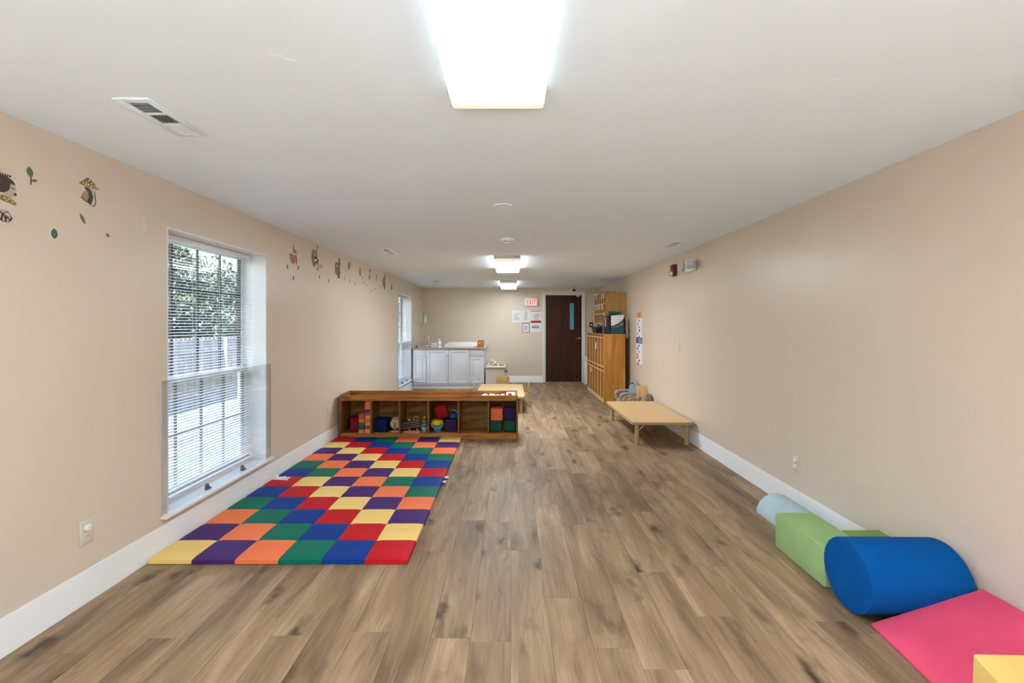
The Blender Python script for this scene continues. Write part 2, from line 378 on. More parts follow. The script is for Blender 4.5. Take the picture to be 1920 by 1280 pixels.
# ------------------------------------------------------------------ windows, blinds, guards
m_munt = mat('dark_bronze_muntin', (.02,.02,.022,1), .5)
m_slat = mat('white_enamel_slat', (.82,.82,.82,1), .35, var=.01)
def window(idx, ya, yb_, far):
    wz0, wz1 = WZ
    wo = empty('window_%d' % idx, ((XL-.2), (ya+yb_)/2, wz0), kind='structure')
    f = MB()
    f.box(xo, XL, ya, ya+.012, wz0, wz1); f.box(xo, XL, yb_-.012, yb_, wz0, wz1); f.box(xo, XL, ya+.012, yb_-.012, wz1-.012, wz1)
    obj('jamb_lining', f, m_white, wo)
    st = MB().box(xo, XL, ya+.012, yb_-.012, wz0-.022, wz0)
    st.box(XL, XL+.040, ya-.055, yb_+.075, wz0-.022, wz0, .006)
    obj('window_sill', st, m_white, wo)
    a, b = ya+.012, yb_-.012; zm = 1.012
    for nm, x0, x1, z0, z1, rows in (('upper_sash', XL-.225, XL-.200, zm-.02, wz1-.012, 3), ('lower_sash', XL-.195, XL-.170, wz0, zm+.025, 2)):
        s_ = MB(); fw = .042
        s_.box(x0,x1,a,a+fw,z0,z1).box(x0,x1,b-fw,b,z0,z1).box(x0,x1,a+fw,b-fw,z1-fw,z1).box(x0,x1,a+fw,b-fw,z0,z0+(.06 if rows==2 else fw))
        so_ = obj(nm, s_, m_white, wo)
        ga, gb, gz0, gz1 = a+fw, b-fw, z0+(.06 if rows==2 else fw), z1-fw
        xm = (x0+x1)/2
        g = MB()
        for e in ((ga,ga+.008),(gb-.008,gb)): g.box(x0-.001,x1+.003,e[0],e[1],gz0,gz1)
        obj('gasket', g, m_munt, so_)
        for k in range(1,4):
            yy = ga+(gb-ga)*k/4; obj('muntin', box(xm-.006,xm+.008,yy-.007,yy+.007,gz0,gz1), m_munt, so_)
        for k in range(1,rows):
            zz = gz0+(gz1-gz0)*k/rows; obj('muntin', box(xm-.006,xm+.008,ga,gb,zz-.007,zz+.007), m_munt, so_)
        for i in range(4):
            for k in range(rows):
                p0 = ga+(gb-ga)*i/4; p1 = ga+(gb-ga)*(i+1)/4; q0 = gz0+(gz1-gz0)*k/rows; q1 = gz0+(gz1-gz0)*(k+1)/rows
                obj('pane', box(xm-.003,xm,p0,p1,q0,q1), m_glass, so_)
    # mini blind
    where = 'nearer tall window beside the patchwork mats' if not far else 'far window by the white base cabinet'
    xb = XL-.128
    bl = empty('window_blind', (xb, (ya+yb_)/2, wz0+.01), 'white horizontal mini blind hanging open in the '+where, 'blind', 'mini blinds in the two tall windows')
    L = (yb_-ya)/2-.022
    obj('headrail', box(xb-.014,xb+.016,ya+.02,yb_-.02,wz1-.047,wz1-.014,.002), m_slat, bl)
    global slat_me
    if slat_me is None:
        mb = MB(); pts = [(-.0125,-.0008),(-.0065,.0012),(0,.0019),(.0065,.0012),(.0125,-.0008)]
        v = []; fc = []
        for s in (-L, L):
            for p in pts: v.append((p[0], s, p[1]))
        for s in (-L, L):
            for p in pts: v.append((p[0], s, p[1]-.0006))
        n = len(pts)
        for i in range(n-1): fc.append((i,i+1,n+i+1,n+i)); fc.append((2*n+i,2*n+i+1,3*n+i+1,3*n+i))
        mb._add(v, fc); slat_me = mb.mesh('slat'); slat_me.materials.append(m_slat)
    z = wz1-.066; base = WO[bl]
    while z > wz0+.045:
        inst('slat', slat_me, Vector((xb,(ya+yb_)/2,z))-base, bl, (0, R(9), 0)); z -= .0208
    obj('bottom_rail', box(xb-.012,xb+.012,ya+.022,yb_-.022,wz0+.018,wz0+.032,.003), m_slat, bl)
    for k in (.12,.37,.63,.88):
        yy = ya+(yb_-ya)*k
        obj('ladder_cord', MB().cyl((xb+.0135,yy,wz0+.03),(xb+.0135,yy,wz1-.045),.0009,n=5).cyl((xb-.0135,yy,wz0+.03),(xb-.0135,yy,wz1-.045),.0009,n=5), m_slat, bl)
    obj('tilt_wand', MB().cyl((xb+.026,yb_-.09,wz1-.75),(xb+.02,yb_-.09,wz1-.04),.004,n=6), m_offw, bl)
    # clear acrylic guard
    gy0, gy1, gz0, gz1 = ya-.048, yb_+.055, wz0+.003, 1.05
    gd = empty('acrylic_guard', (XL+.004,(gy0+gy1)/2,gz0), 'clear acrylic guard sheet screwed over the lower half of the '+('near window' if not far else 'far window'), 'window guard', 'acrylic window guards')
    obj('sheet', box(XL+.002,XL+.007,gy0,gy1,gz0,gz1), m_plexi, gd)
    ed = MB().box(XL+.001,XL+.008,gy0-.0015,gy0,gz0,gz1).box(XL+.001,XL+.008,gy1,gy1+.0015,gz0,gz1).box(XL+.001,XL+.008,gy0,gy1,gz1,gz1+.0012)
    obj('edge_strip', ed, m_acedge, gd)
    for yy in (gy0+.022, gy1-.022):
        for zz in (gz0+.03, gz1-.03): obj('screw', MB().lathe([(.001,0),(.006,0),(.005,.003),(.001,.004)], (XL+.007,yy,zz), 10, 'x'), m_metal, gd)
    # little wedge stops on the sill
    for k, yy in enumerate((ya+.415, ya+.845)):
        wd = MB().prism([(yy-.022,wz0),(yy+.03,wz0),(yy+.028,wz0+.006),(yy+.002,wz0+.018),(yy-.008,wz0+.044),(yy-.016,wz0+.040)], 'x', XL-.030, XL-.008, .0015)
        obj('wedge_stop', wd, m_dgrey, label='small dark wedge stop on the sill of the %s window, %s camera' % ('near' if not far else 'far', 'nearer the' if k==0 else 'farther from the'), cat='wedge stop', group='dark wedge stops on the window sills')
slat_me = None
m_acedge = mat('grey_acrylic_edge', (.45,.47,.52,1), .3)
window(1, *W1, False); window(2, *W2, True)

# ------------------------------------------------------------------ outdoors
m_grass = mat('lawn_grass', (.042,.058,.024,1), .9, var=.4, scale=30, bump=.5, bscale=120)
m_bounce_patio = mat('added_white_bounce_concrete', (.78,.78,.78,1), .9, var=.05)  # kept very white to bounce sunlight up to the ceiling
m_pave = mat('pale_gravel', (.095,.095,.098,1), .9, var=.25, scale=40, bump=.4, bscale=90)
gz = -.55
obj('ground', box(-40, XL-TW, -10, 60, gz-.1, gz), m_grass, kind='structure')
obj('hedge', MB().box(-14,16,-10.2,-9,-.1,3.4,.25,3), mat('added_hedge_foliage',(.05,.08,.025,1),.9,var=.5,scale=12,bump=1,bscale=25), label='added unseen green hedge behind the camera, blocking low sky light', cat='hedge')  # added out of view to keep frontal sky light off the room
obj('added_bounce_patio', box(XL-TW,30,-40,YF-.2,-.16,-.06), m_bounce_patio, kind='structure')  # added out of view as a sunlit reflector for the ceiling
obj('path', box(-7.45, -5.0, -10, 60, gz, gz+.012), m_pave, kind='structure')
fn = empty('board_fence', (-7.5, 18, gz), 'weathered grey wooden board fence outside beyond the windows', 'fence')
m_fence = wood('weathered_fence', (.30,.285,.29,1), (.23,.215,.21,1), (.13,.115,.105,1), 'z', .85, .8, rnd=True)
bme = MB().prism([(-.066,0),(.066,0),(.066,1.60),(.04,1.64),(-.04,1.64),(-.066,1.60)], 'x', -.009, .009).mesh('board'); bme.materials.append(m_fence)
y = 4.5
while y < 38.5:
    inst('board', bme, (random.uniform(-.004,.004), y-18, 0), fn); y += .142
for zz in (.25, 1.30): obj('rail', box(-7.49+.002,-7.45,4.4,38.6,gz+zz,gz+zz+.09), m_fence, fn)
for k in range(15): obj('post', box(-7.45+.0,-7.36,4.6+k*2.4,4.69+k*2.4,gz,gz+1.62), m_fence, fn)
m_leaf = mat('dark_green_foliage', (.010,.016,.007,1), .6, var=.6, scale=3)
m_leaf2 = mat('fresh_green_foliage', (.021,.032,.011,1), .6, var=.6, scale=3)
m_bark = mat('grey_bark', (.12,.09,.07,1), .9, var=.3, bump=.5)
def crown_mesh(seed, nleaf, rx, rz, mm):
    rg = random.Random(seed); v = []; f = []
    cl = [(rg.uniform(-1,1)*rx*.7, rg.uniform(-1,1)*rx*.7, rz*rg.uniform(.25,1.7), rg.uniform(.5,1.0)) for _ in range(26)]
    for i in range(nleaf):
        c = rg.choice(cl); r = c[3]*(.55+.45*rg.random())
        a, b = rg.uniform(0,6.283), math.acos(rg.uniform(-1,1))
        p = Vector((c[0]+r*math.sin(b)*math.cos(a), c[1]+r*math.sin(b)*math.sin(a), c[2]+r*.8*math.cos(b)))
        q = Euler((rg.uniform(0,6.28), rg.uniform(0,6.28), rg.uniform(0,6.28))).to_matrix(); s = rg.uniform(.05,.12)
        k = len(v)
        for o in ((-s,0,0),(0,-s*.45,0),(s,0,0),(0,s*.45,0)): v.append(p+q@Vector(o))
        f.append((k,k+1,k+2,k+3))
    me = bpy.data.meshes.new('crown'); me.from_pydata(v,[],f); me.materials.append(mm); return me
crowns = [crown_mesh(3, 15000, 2.6, 2.2, m_leaf), crown_mesh(8, 15000, 2.6, 2.4, m_leaf2)]
tm = MB().cyl((0,0,0),(0,0,3.2),.16,.09,10).tube([(0,0,1.6),(.5,.3,2.6),(1.0,.6,3.4)],.05).tube([(0,0,1.9),(-.5,-.3,2.8),(-.9,-.7,3.6)],.05).mesh('trunk'); tm.materials.append(m_bark)
for k, (X, Y, s, c) in enumerate(((-11,9.4,1.0,0),(-11,15.4,1.0,1),(-11,21.4,1.0,0),(-11,27.4,1.0,1),(-11,33.4,1.0,0),(-11,39.4,1.0,0),(-17.4,12.4,1.1,0),(-17.4,19.0,1.1,0),(-17.4,25.6,1.1,0),(-17.4,32.2,1.1,0))):
    tr = empty('tree', (X,Y,gz), ('dark leafy tree' if c==0 else 'fresh green leafy tree')+' growing behind the board fence outside, %s' % ['front row, nearest','front row, second','front row, third','front row, fourth','front row, fifth','front row, farthest','rear row, nearest','rear row, second','rear row, third','rear row, farthest'][k], 'tree', 'trees beyond the fence')
    tr.scale = (s,s,s); tr.rotation_euler.z = k*1.3
    inst('trunk', tm, (0,0,0), tr); o = inst('crown', crowns[c], (0,0,.55), tr); o['kind'] = 'stuff'

# ------------------------------------------------------------------ ceiling lights
def ceiling_light(k_, y0, y1, label):
    x0, x1 = -.226, .128; xc = (x0+x1)/2
    L = empty('ceiling_light', (xc,(y0+y1)/2,H-.078), label, 'ceiling light', 'fluorescent wrap lights along the ceiling')
    hs = MB().box(x0, x1, y0, y0+.012, H-.040, H).box(x0, x1, y1-.012, y1, H-.040, H).box(x0+.05, x1-.05, y0+.012, y1-.012, H-.03, H)
    obj('housing', hs, m_housing, L)
    p = [(x0+.001,H-.004),(x0+.002,H-.050),(x0+.005,H-.074),(x0+.012,H-.078),(x1-.012,H-.078),(x1-.005,H-.074),(x1-.002,H-.050),(x1-.001,H-.004)]
    pin = [(q[0]+(.004 if q[0]<xc else -.004), q[1]+.004) for q in p]
    mb = MB(); n = len(p)
    v = [(q[0],y0+.029,q[1]) for q in p]+[(q[0],y1-.029,q[1]) for q in p]
    mb._add(v, [(i,i+1,n+i+1,n+i) for i in range(2,n-3)])
    obj('lens', mb, m_lens[k_], L)
    for rng in (range(0,2), range(n-3,n-1)):
        fl = MB(); fl._add(v, [(i,i+1,n+i+1,n+i) for i in rng]); obj('lens_flank', fl, m_lens_side[k_], L)
    for yy in ((y0+.0005,y0+.0285),(y1-.0285,y1-.0005)):
        e = MB().prism(p, 'y', *yy); obj('lens_end', e, m_endcap, L)
    return L
l1 = ceiling_light(0, .50, 1.735, 'large fluorescent wrap light overhead, nearest the camera')
l2 = ceiling_light(1, 5.92, 7.20, 'fluorescent wrap light in the middle of the ceiling beyond the smoke detector')
l3 = ceiling_light(2, 9.24, 10.52, 'fluorescent wrap light farthest away near the back wall')
for L in (l2,):
    obj('rating_sticker', box(.06,.10,5.9185,5.9195,H-.022,H-.008), m_ink, L)

# vents
m_vdark = mat('dark_duct', (.03,.03,.03,1), .9)
m_cool = mat('cool_white_enamel', (.80,.87,.92,1), .45, var=.02)
m_vbeige = mat('beige_louver', (.62,.65,.66,1), .5)
def vent(x0, x1, y0, y1, label):
    V = empty('ceiling_vent', ((x0+x1)/2,(y0+y1)/2,H-.008), label, 'vent', 'ceiling air vents')
    xa, xb, ya, yb_ = x0+.032, x1-.032, y0+.036, y1-.036; z0, z1 = H-.007, H
    f = MB().box(x0,xa,y0,y1,z0,z1,.002).box(xb,x1,y0,y1,z0,z1,.002).box(xa,xb,y0,ya,z0,z1,.002).box(xa,xb,yb_,y1,z0,z1,.002)
    s = (yb_-ya)/3
    for k in (1,2): f.box(xa,xb,ya+s*k-.005,ya+s*k+.005,z0,z1)
    obj('frame', f, m_cool, V)
    obj('duct', box(xa,xb,ya,yb_,H-.0012,H), m_vdark, V)
    def lv(c, ax, m_, tilt):
        mb = MB(); hl = (xb-xa)/2 if ax=='x' else s/2-.006
        mb.box(-hl,hl,-.0055,.0055,-.0006,.0006) if ax=='x' else mb.box(-.0045,.0045,-hl,hl,-.0006,.0006)
        mb.xf(Matrix.Translation(c)@Matrix.Rotation(tilt,4,'X' if ax=='x' else 'Y')); obj('louver', mb, m_, V)
    for k in range(6): lv(((xa+xb)/2, ya+.012+k*(s-.02)/5.5, H-.0045), 'x', m_cool, math.atan2(H-CAM_H, y0))
    for k in range(6): lv((xa+.008+k*(xb-xa-.016)/5, ya+s*1.5, H-.0045), 'y', m_cool, R(35) if y0 < 3 else R(70)*(-1 if x0 > 0 else 1))
    for k in range(6): lv(((xa+xb)/2, ya+2*s+.010+k*(s-.016)/5.2, H-.0045), 'x', m_vbeige, R(-25))
    obj('screw', MB().lathe([(.001,0),(.005,0),(.003,-.002),(.001,-.0025)],((x0+x1)/2,y1-.016,z0),10), m_metal, V)
vent(-1.585,-1.436,1.805,2.168,'rectangular three-way ceiling vent nearest the camera, above the animal decals')
vent(-1.565,-1.436,5.38,5.80,'small white ceiling vent left of the smoke detector')
vent(-1.60,-1.45,9.2,9.56,'distant ceiling vent near the back left corner')
vent(1.742,1.89,4.90,5.27,'white ceiling vent near the right wall above the emergency light')
vent(1.74,1.89,9.9,10.27,'distant ceiling vent above the wall mail cubby')

sd = empty('smoke_detector', (-.035,4.78,H-.05), 'round white smoke detector on the ceiling before the middle light', 'smoke detector')
obj('base', MB().lathe([(.001,0),(.076,0),(.076,-.018),(.062,-.028),(.001,-.028)],(-.035,4.78,H),28), m_cool, sd)
obj('head', MB().lathe([(.001,-.028),(.047,-.028),(.044,-.040),(.034,-.047),(.001,-.047)],(-.035,4.78,H),28), m_cool, sd)
obj('sensor_slot', MB().lathe([(.0478,-.0345),(.0478,-.0300)],(-.035,4.78,H),28), m_dgrey, sd)
def disc(x, y, r, label):
    o = obj('ceiling_plate', MB().lathe([(.001,0),(r,0),(r*.96,-.006),(r*.5,-.010),(.001,-.010)],(x,y,H),24), m_ceil, label=label, cat='plate', group='round ceiling cover plates')
disc(-.06,3.44,.07,'flat round white cover plate on the ceiling, nearer one')
disc(-.02,8.37,.06,'flat round white cover plate on the ceiling between the two far lights')
disc(.72,10.3,.05,'flat round white cover plate on the ceiling near the door')
cc = empty('dome_camera', (1.458,10.54,H-.12), 'small black ball camera on a stem hanging from ceiling before the door', 'camera')
obj('stem', MB().cyl((1.468,10.54,H-.07),(1.468,10.54,H),.008).lathe([(.001,0),(.03,0),(.03,-.008),(.001,-.010)],(1.468,10.54,H),16), m_grey, cc)
obj('ball', MB().lathe([(.034*math.sin(math.pi*k/10)+.0002, -.034*math.cos(math.pi*k/10)) for k in range(11)],(1.462,10.54,H-.095),16), m_black, cc)

# ------------------------------------------------------------------ wall plates
def outlet(side, Y, Z, label, plugs=0, blank=False):
    x = XL if side<0 else XR; s = 1 if side<0 else -1
    o = empty('wall_outlet', (x,Y,Z-.06), label, 'outlet', 'wall outlets')
    def bx(x0,x1,*a,**k): return box(*(sorted((x+s*x0,x+s*x1))),*a,**k)
    obj('plate', bx(0,.006,Y-.036,Y+.036,Z-.06,Z+.06,bev=.002), m_ivory, o)
    for k, dz in enumerate((.021,-.021)):
        pts = [(.018*math.cos(a)*.95, max(-.0135,min(.0135,.018*math.sin(a)))) for a in [i*math.pi/10 for i in range(20)]]
        r = MB().prism([(Y+p[0],Z+dz+p[1]) for p in pts],'x',*sorted((x+s*.006,x+s*.0085))); ob = obj('socket', r, m_ivory, o)
        if k < plugs:
            c = MB().lathe([(.001,0),(.017,0),(.017,.006),(.012,.011),(.001,.011)],(x+s*.0085,Y,Z+dz),20,'x')
            if s<0: c.xf(Matrix.Translation((x-.0085,0,0))@Matrix.Scale(-1,4,(1,0,0))@Matrix.Translation((-x+.0085,0,0)))
            obj('safety_cap', c, m_offw, ob)
        else:
            sl_ = MB()
            for dy in (-.006,.006): sl_.box(*sorted((x+s*.0085,x+s*.0088)),Y+dy-.001,Y+dy+.001,Z+dz-.002,Z+dz+.006)
            obj('slots', sl_, m_inkd, ob)
    return o
outlet(-1, 2.307, .351, 'ivory wall outlet with one white safety cap, near the left edge below the decals', 1)
outlet(-1, 5.377, .383, 'ivory wall outlet between near window and toy shelf', 0)
outlet(-1, 8.17, .36, 'ivory wall outlet behind the toy shelf on left wall', 0)
outlet(1, 3.43, .353, 'ivory wall outlet with two white safety caps on the right wall above the foam shapes', 2)
outlet(1, 6.62, .358, 'ivory wall outlet on the right wall behind the low table', 1)
sw = empty('light_switch', (XR,5.82,1.07), 'ivory light switch plate on the right wall', 'switch')
obj('plate', box(XR-.006,XR,5.78,5.855,1.068,1.19,.002), m_ivory, sw)
obj('toggle', box(XR-.018,XR-.006,5.812,5.823,1.12,1.14,.002), m_ivory, sw)

# strobe and emergency light
fs = empty('fire_strobe', (XR,5.92,2.03), 'red fire alarm strobe high on the right wall', 'alarm')
obj('body', box(XR-.05,XR,5.895,6.005,2.035,2.185,.006), m_dred, fs)
obj('strobe_dome', MB().lathe([(.042,0),(.04,.018),(.028,.034),(.001,.04)],(0,0,0),18,'x').xf(Matrix.Translation((XR-.049,5.95,2.072))@Matrix.Scale(-1,4,(1,0,0))), m_metal, fs)
el = empty('emergency_light', (XR,5.44,2.03), 'grey emergency light with two tilted square heads high on the right wall', 'emergency light')
obj('battery_box', box(XR-.05,XR,5.27,5.60,2.03,2.15,.006), m_offw, el)
m_lensq = mat('ribbed_lamp_lens', (.42,.45,.47,1), .25, var=.35, scale=60)
for k, (yy, xx, rz) in enumerate(((5.235,XR-.085,R(-14)),(5.56,XR-.068,R(62)))):
    mb = MB().box(-.055,.055,-.03,.03,-.055,.055,.008); M = Matrix.Translation((xx,yy,2.10))@Matrix.Rotation(rz,4,'Z')@Matrix.Rotation(R(14),4,'X')
    hd = obj('lamp_head', mb.xf(M), m_ivory if k else m_offw, el)
    obj('lens_face', MB().box(-.047,.047,-.034,-.029,-.047,.047,.003).xf(M), m_lensq, hd)

# hooks on the right wall
for k, (Y, Z) in enumerate(((8.08,1.64),(7.66,1.68),(7.37,1.68),(6.70,1.68))):
    hk = MB().box(XR-.006,XR,Y-.012,Y+.012,Z-.03,Z+.03,.002).tube([(XR-.004,Y,Z-.012),(XR-.02,Y,Z-.026),(XR-.028,Y,Z-.012)],.004)
    obj('adhesive_hook', hk, m_offw, label='small white adhesive wall hook, %s of four in the row by the picture chart' % ['farthest','second farthest','third farthest','nearest'][k], cat='hook', group='white adhesive hooks on the right wall')
# picture chart strip
ch = empty('picture_chart', (XR,7.615,.734), 'tall narrow picture chart with orange header and blue middle band on the right wall', 'chart')
cx = XR-.004
obj('backing', box(cx,XR,7.46,7.77,.74,1.61), m_paper, ch)
obj('header', box(cx-.0015,cx,7.46,7.77,1.515,1.61), mat('orange_card', lin(222,160,70), .6), ch)
obj('header_sun', MB().lathe([(.001,0),(.035,0),(.035,.001),(.001,.001)],(cx-.0026,7.615,1.56),16,'x'), mat('deep_orange_card', lin(205,110,30), .6), ch)
obj('blue_band', box(cx-.0015,cx,7.455,7.79,1.09,1.19), mat('blue_card', lin(40,80,135), .6), ch)
obj('band_picture', box(cx-.003,cx-.0015,7.48,7.66,1.10,1.18), mat('lilac_card', lin(150,140,170), .6), ch)
rg = random.Random(4)
for zz in [1.47-.055*i for i in range(6)]+[1.05-.05*i for i in range(7)]:
    yy = 7.66+rg.uniform(-.07,.07); obj('picture', box(cx-.001,cx,yy-.035,yy+.04,zz-.017,zz+.017), rg.choice([m_ink,m_inkd,m_redp,m_ink]), ch)

# ------------------------------------------------------------------ back wall: exit sign, notices, pull station
def bwx(u): return (u-958)*YB/853.33
def bwz(v): return CAM_H-(v-609)*YB/853.33
ex = empty('exit_sign', (.49,YB,1.855), 'illuminated white exit sign with red letters on the back wall', 'exit sign')
obj('sign_box', box(.342,.655,YB-.045,YB,1.858,2.048,.006), m_offw, ex)
obj('red_glow_panel', box(.375,.615,YB-.048,YB-.045,1.875,2.03), mat('pink_lit_panel', lin(250,172,168), .4, emit=.25), ex)
m_exit = mat('red_exit_letters', lin(214,45,45), .4, emit=.1)
def letter(polys, x, w, h, z):
    mb = MB()
    for p in polys: mb.prism([(x+a*w, z+b*h) for a,b in p],'y',YB-.0505,YB-.048)
    obj('letter', mb, m_exit, ex)
rc = lambda a,b,c,d: [(a,c),(b,c),(b,d),(a,d)]
lw, lh, lz = .045, .115, 1.895
letter([rc(0,.25,0,1),rc(0,1,0,.15),rc(0,.85,.43,.57),rc(0,1,.85,1)], .388, lw, lh, lz)
letter([[(0,0),(.25,0),(1,1),(.75,1)],[(.75,0),(1,0),(.25,1),(0,1)]], .444, lw*1.1, lh, lz)
letter([rc(.35,.65,0,1)], .496, lw, lh, lz)
letter([rc(.37,.63,0,1),rc(0,1,.85,1)], .552, lw, lh, lz)
def notice(u0,u1,v0,v1,label,kind):
    x0,x1,z0,z1 = bwx(u0),bwx(u1),bwz(v1),bwz(v0); y = YB-.003
    N = empty('notice_sheet', ((x0+x1)/2,YB,z0), label, 'notice', 'notices posted beside the door')
    obj('sheet', box(x0,x1,y,YB,z0,z1), m_paper, N)
    ln = MB(); w_ = x1-x0; h_ = z1-z0; rg = random.Random(int(u0))
    ya = y-.001
    if kind != 'chart':
        nrow = 9
        for i in range(nrow):
            zz = z1-h_*(.26+.6*i/nrow); b = x0+w_*(.18+.1*rg.random()); e = x1-w_*(.12+.3*rg.random())
            ln.box(b,e,ya,y,zz-.004,zz+.003)
        obj('printed_lines', ln, m_ink, N)
    if kind=='seal': obj('seal', MB().lathe([(.001,0),(.014,0),(.014,.001),(.001,.001)],((x0+x1)/2,ya-.0002,z1-.045),14,'y'), m_inkd, N)
    if kind=='redbars':
        obj('red_bar', box(x0,x1-.02,ya-.001,y,z0-.005,z0+.045), m_redp, N); obj('red_line', box(x0,x1-.02,ya-.001,y,z1-.008,z1+.003), m_redp, N)
    if kind=='frame':
        f = MB().box(x0-.008,x0+.002,y-.006,YB,z0,z1).box(x1-.002,x1+.008,y-.006,YB,z0,z1).box(x0-.008,x1+.008,y-.006,YB,z1-.004,z1+.010).box(x0-.008,x1+.008,y-.006,YB,z0-.008,z0)
        obj('frame', f, m_redp, N)
    if kind=='chart':
        obj('grey_block', box(x0+w_*.15,x0+w_*.80,ya,y,z0+h_*.42,z0+h_*.70), m_ink, N); obj('caption', box(x0+w_*.3,x0+w_*.7,ya,y,z0+h_*.8,z0+h_*.84), m_ink, N)
notice(960,977,581.5,604.5,'white notice sheet leftmost in the upper row beside the door','text')
notice(978,994.5,581.5,604,'white notice sheet with a small black seal, middle of the upper row','seal')
notice(995.3,1016,583,604.5,'white notice sheet with red top line and thick red bottom bar','redbars')
notice(980,992,605.8,622,'small white certificate in a dark red frame, lower row','frame')
notice(993.6,1015,606,622,'white notice with a grey printed block, lower right beside the door','chart')
ps = empty('fire_pull_station', (1.952,YB,1.34), 'red fire alarm pull station on the back wall right of the door', 'alarm')
obj('body', box(1.908,1.996,YB-.045,YB,1.345,1.465,.005), m_dred, ps)
obj('pull_bar', MB().prism([(1.928,1.415),(1.976,1.415),(1.966,1.385),(1.938,1.385)],'y',YB-.056,YB-.045), m_offw, ps)

# soap dispenser bottle in the left back corner
dp = empty('soap_dispenser', (XL,10.86,1.44), 'ivory soap dispenser bottle on a wall bracket in the back left corner', 'dispenser')
obj('bracket', box(XL,XL+.05,10.80,10.92,1.44,1.72,.004), m_ivory, dp)
obj('bottle', MB().lathe([(.001,0),(.042,0),(.045,.02),(.045,.17),(.03,.2),(.014,.21),(.014,.225),(.001,.225)],(XL+.10,10.86,1.45),20), m_ivory, dp)
obj('pump', MB().cyl((XL+.10,10.86,1.675),(XL+.10,10.86,1.72),.006).box(XL+.085,XL+.16,10.852,10.868,1.715,1.73,.003), m_offw, dp)

# ------------------------------------------------------------------ white base cabinet, counter, sinks
CX0, CX1, CY0, CY1 = XL+.004, -.592, 9.885, YB-.004
m_cab = mat('white_cabinet_paint', (.74,.755,.78,1), .4, var=.02)
kc = empty('base_cabinet', ((CX0+CX1)/2,CY0+.3,0), 'long white base cabinet with raised-panel doors under the counter', 'cabinet')
obj('body', MB().box(CX0+.022,CX1,CY0,CY1,.105,.862), m_cab, kc)
obj('toe_kick', box(CX0+.022,CX1-.02,CY0+.055,CY0+.075,0,.105), m_cab, kc)
def kdoor(u0,u1,v0,v1,knob=None,drawer=False):
    k = CY0/853.33; x0,x1,z0,z1 = (u0-958)*k,(u1-958)*k,CAM_H-(v1-609)*k,CAM_H-(v0-609)*k
    mb = MB().box(x0,x1,CY0-.019,CY0-.001,z0,z1,.003)
    dd = obj('drawer' if drawer else 'door', mb, m_cab, kc)
    if not drawer:
        s_ = .045; f = MB()
        f.box(x0,x0+s_,CY0-.031,CY0-.019,z0,z1,.003).box(x1-s_,x1,CY0-.031,CY0-.019,z0,z1,.003).box(x0+s_,x1-s_,CY0-.031,CY0-.019,z0,z0+s_,.003).box(x0+s_,x1-s_,CY0-.031,CY0-.019,z1-s_,z1,.003)
        obj('frame', f, m_cab, dd)
        p = MB().box(x0+s_+.014,x1-s_-.014,CY0-.027,CY0-.019,z0+s_+.014,z1-s_-.014,.0035); obj('raised_panel', p, m_cab, dd)
    if knob is not None:
        kx = x1-.022 if knob>0 else x0+.022
        kn = MB().lathe([(.008,0),(.006,-.012),(.016,-.018),(.016,-.026),(.001,-.03)],(kx,CY0-.031,z1-.105),16,'y'); obj('knob', kn, m_metal, dd)
kdoor(776,798.5,656,667.5,drawer=True); kdoor(776,798.5,669.5,717)
kdoor(802,840.3,656.5,717.5,knob=1); kdoor(841.3,879,656.5,717.5,knob=-1)
kdoor(882.5,905.5,656.5,667.5,drawer=True); kdoor(882.5,905.5,670,717.5)
lk = MB().tube([(-1.385,CY0-.058,.71),(-1.385,CY0-.062,.60),(-1.39,CY0-.058,.52),(-1.36,CY0-.058,.5),(-1.335,CY0-.058,.55),(-1.342,CY0-.062,.66),(-1.345,CY0-.058,.72)],.006)
obj('cabinet_lock_strap', lk, m_offw, kc)
m_counter = mat('tan_laminate_counter', (.62,.50,.38,1), .35, var=.12, scale=60)
m_cedge = mat('brown_counter_edge', (.36,.25,.17,1), .4, var=.1)
ct = empty('countertop', ((CX0+CX1)/2,CY0+.3,.864), 'tan laminate countertop with a set-in sink on the white base cabinet', 'countertop')
obj('slab', box(CX0+.004,CX1+.025,CY0-.03,CY1,.866,.902,.004), m_counter, ct)
obj('front_edge', box(CX0+.004,CX1+.025,CY0-.034,CY0-.0305,.866,.898), m_cedge, ct)
sink = MB()
sx0,sx1,sy0,sy1 = -2.09,-1.74,CY0+.06,CY0+.50
sink.box(sx0,sx1,sy0,sy0+.025,.902,.909,.003).box(sx0,sx1,sy1-.06,sy1,.902,.909,.003).box(sx0,sx0+.025,sy0,sy1,.902,.909,.003).box(sx1-.025,sx1,sy0,sy1,.902,.909,.003)
obj('sink_rim', sink, m_chrome, ct); obj('sink_bowl', box(sx0+.025,sx1-.025,sy0+.025,sy1-.06,.9022,.9035), mat('shadowed_steel',(.25,.25,.25,1),.3,1), ct)
fx, fy = -1.862, CY0+.475
fa = empty('gooseneck_faucet', (fx,fy,.91), 'tall chrome gooseneck faucet with two handles at the counter sink', 'faucet')
arc = [(fx,fy,.91),(fx,fy,1.12)]+[(fx,fy-.05+.05*math.cos(a),1.12+.05*math.sin(a)) for a in [i*math.pi/8 for i in range(9)]]+[(fx,fy-.10,1.09)]
obj('spout', MB().tube(arc,.0105,10), m_chrome, fa)
obj('base_plate', box(fx-.12,fx+.12,fy-.025,fy+.025,.909,.935,.006), m_chrome, fa)
for s_ in (-1,1): obj('handle', MB().cyl((fx+s_*.10,fy,.935),(fx+s_*.10,fy,.965),.018).box(fx+s_*.10-.01,fx+s_*.10+.01,fy-.07,fy+.01,.965,.98,.004), m_chrome, fa)
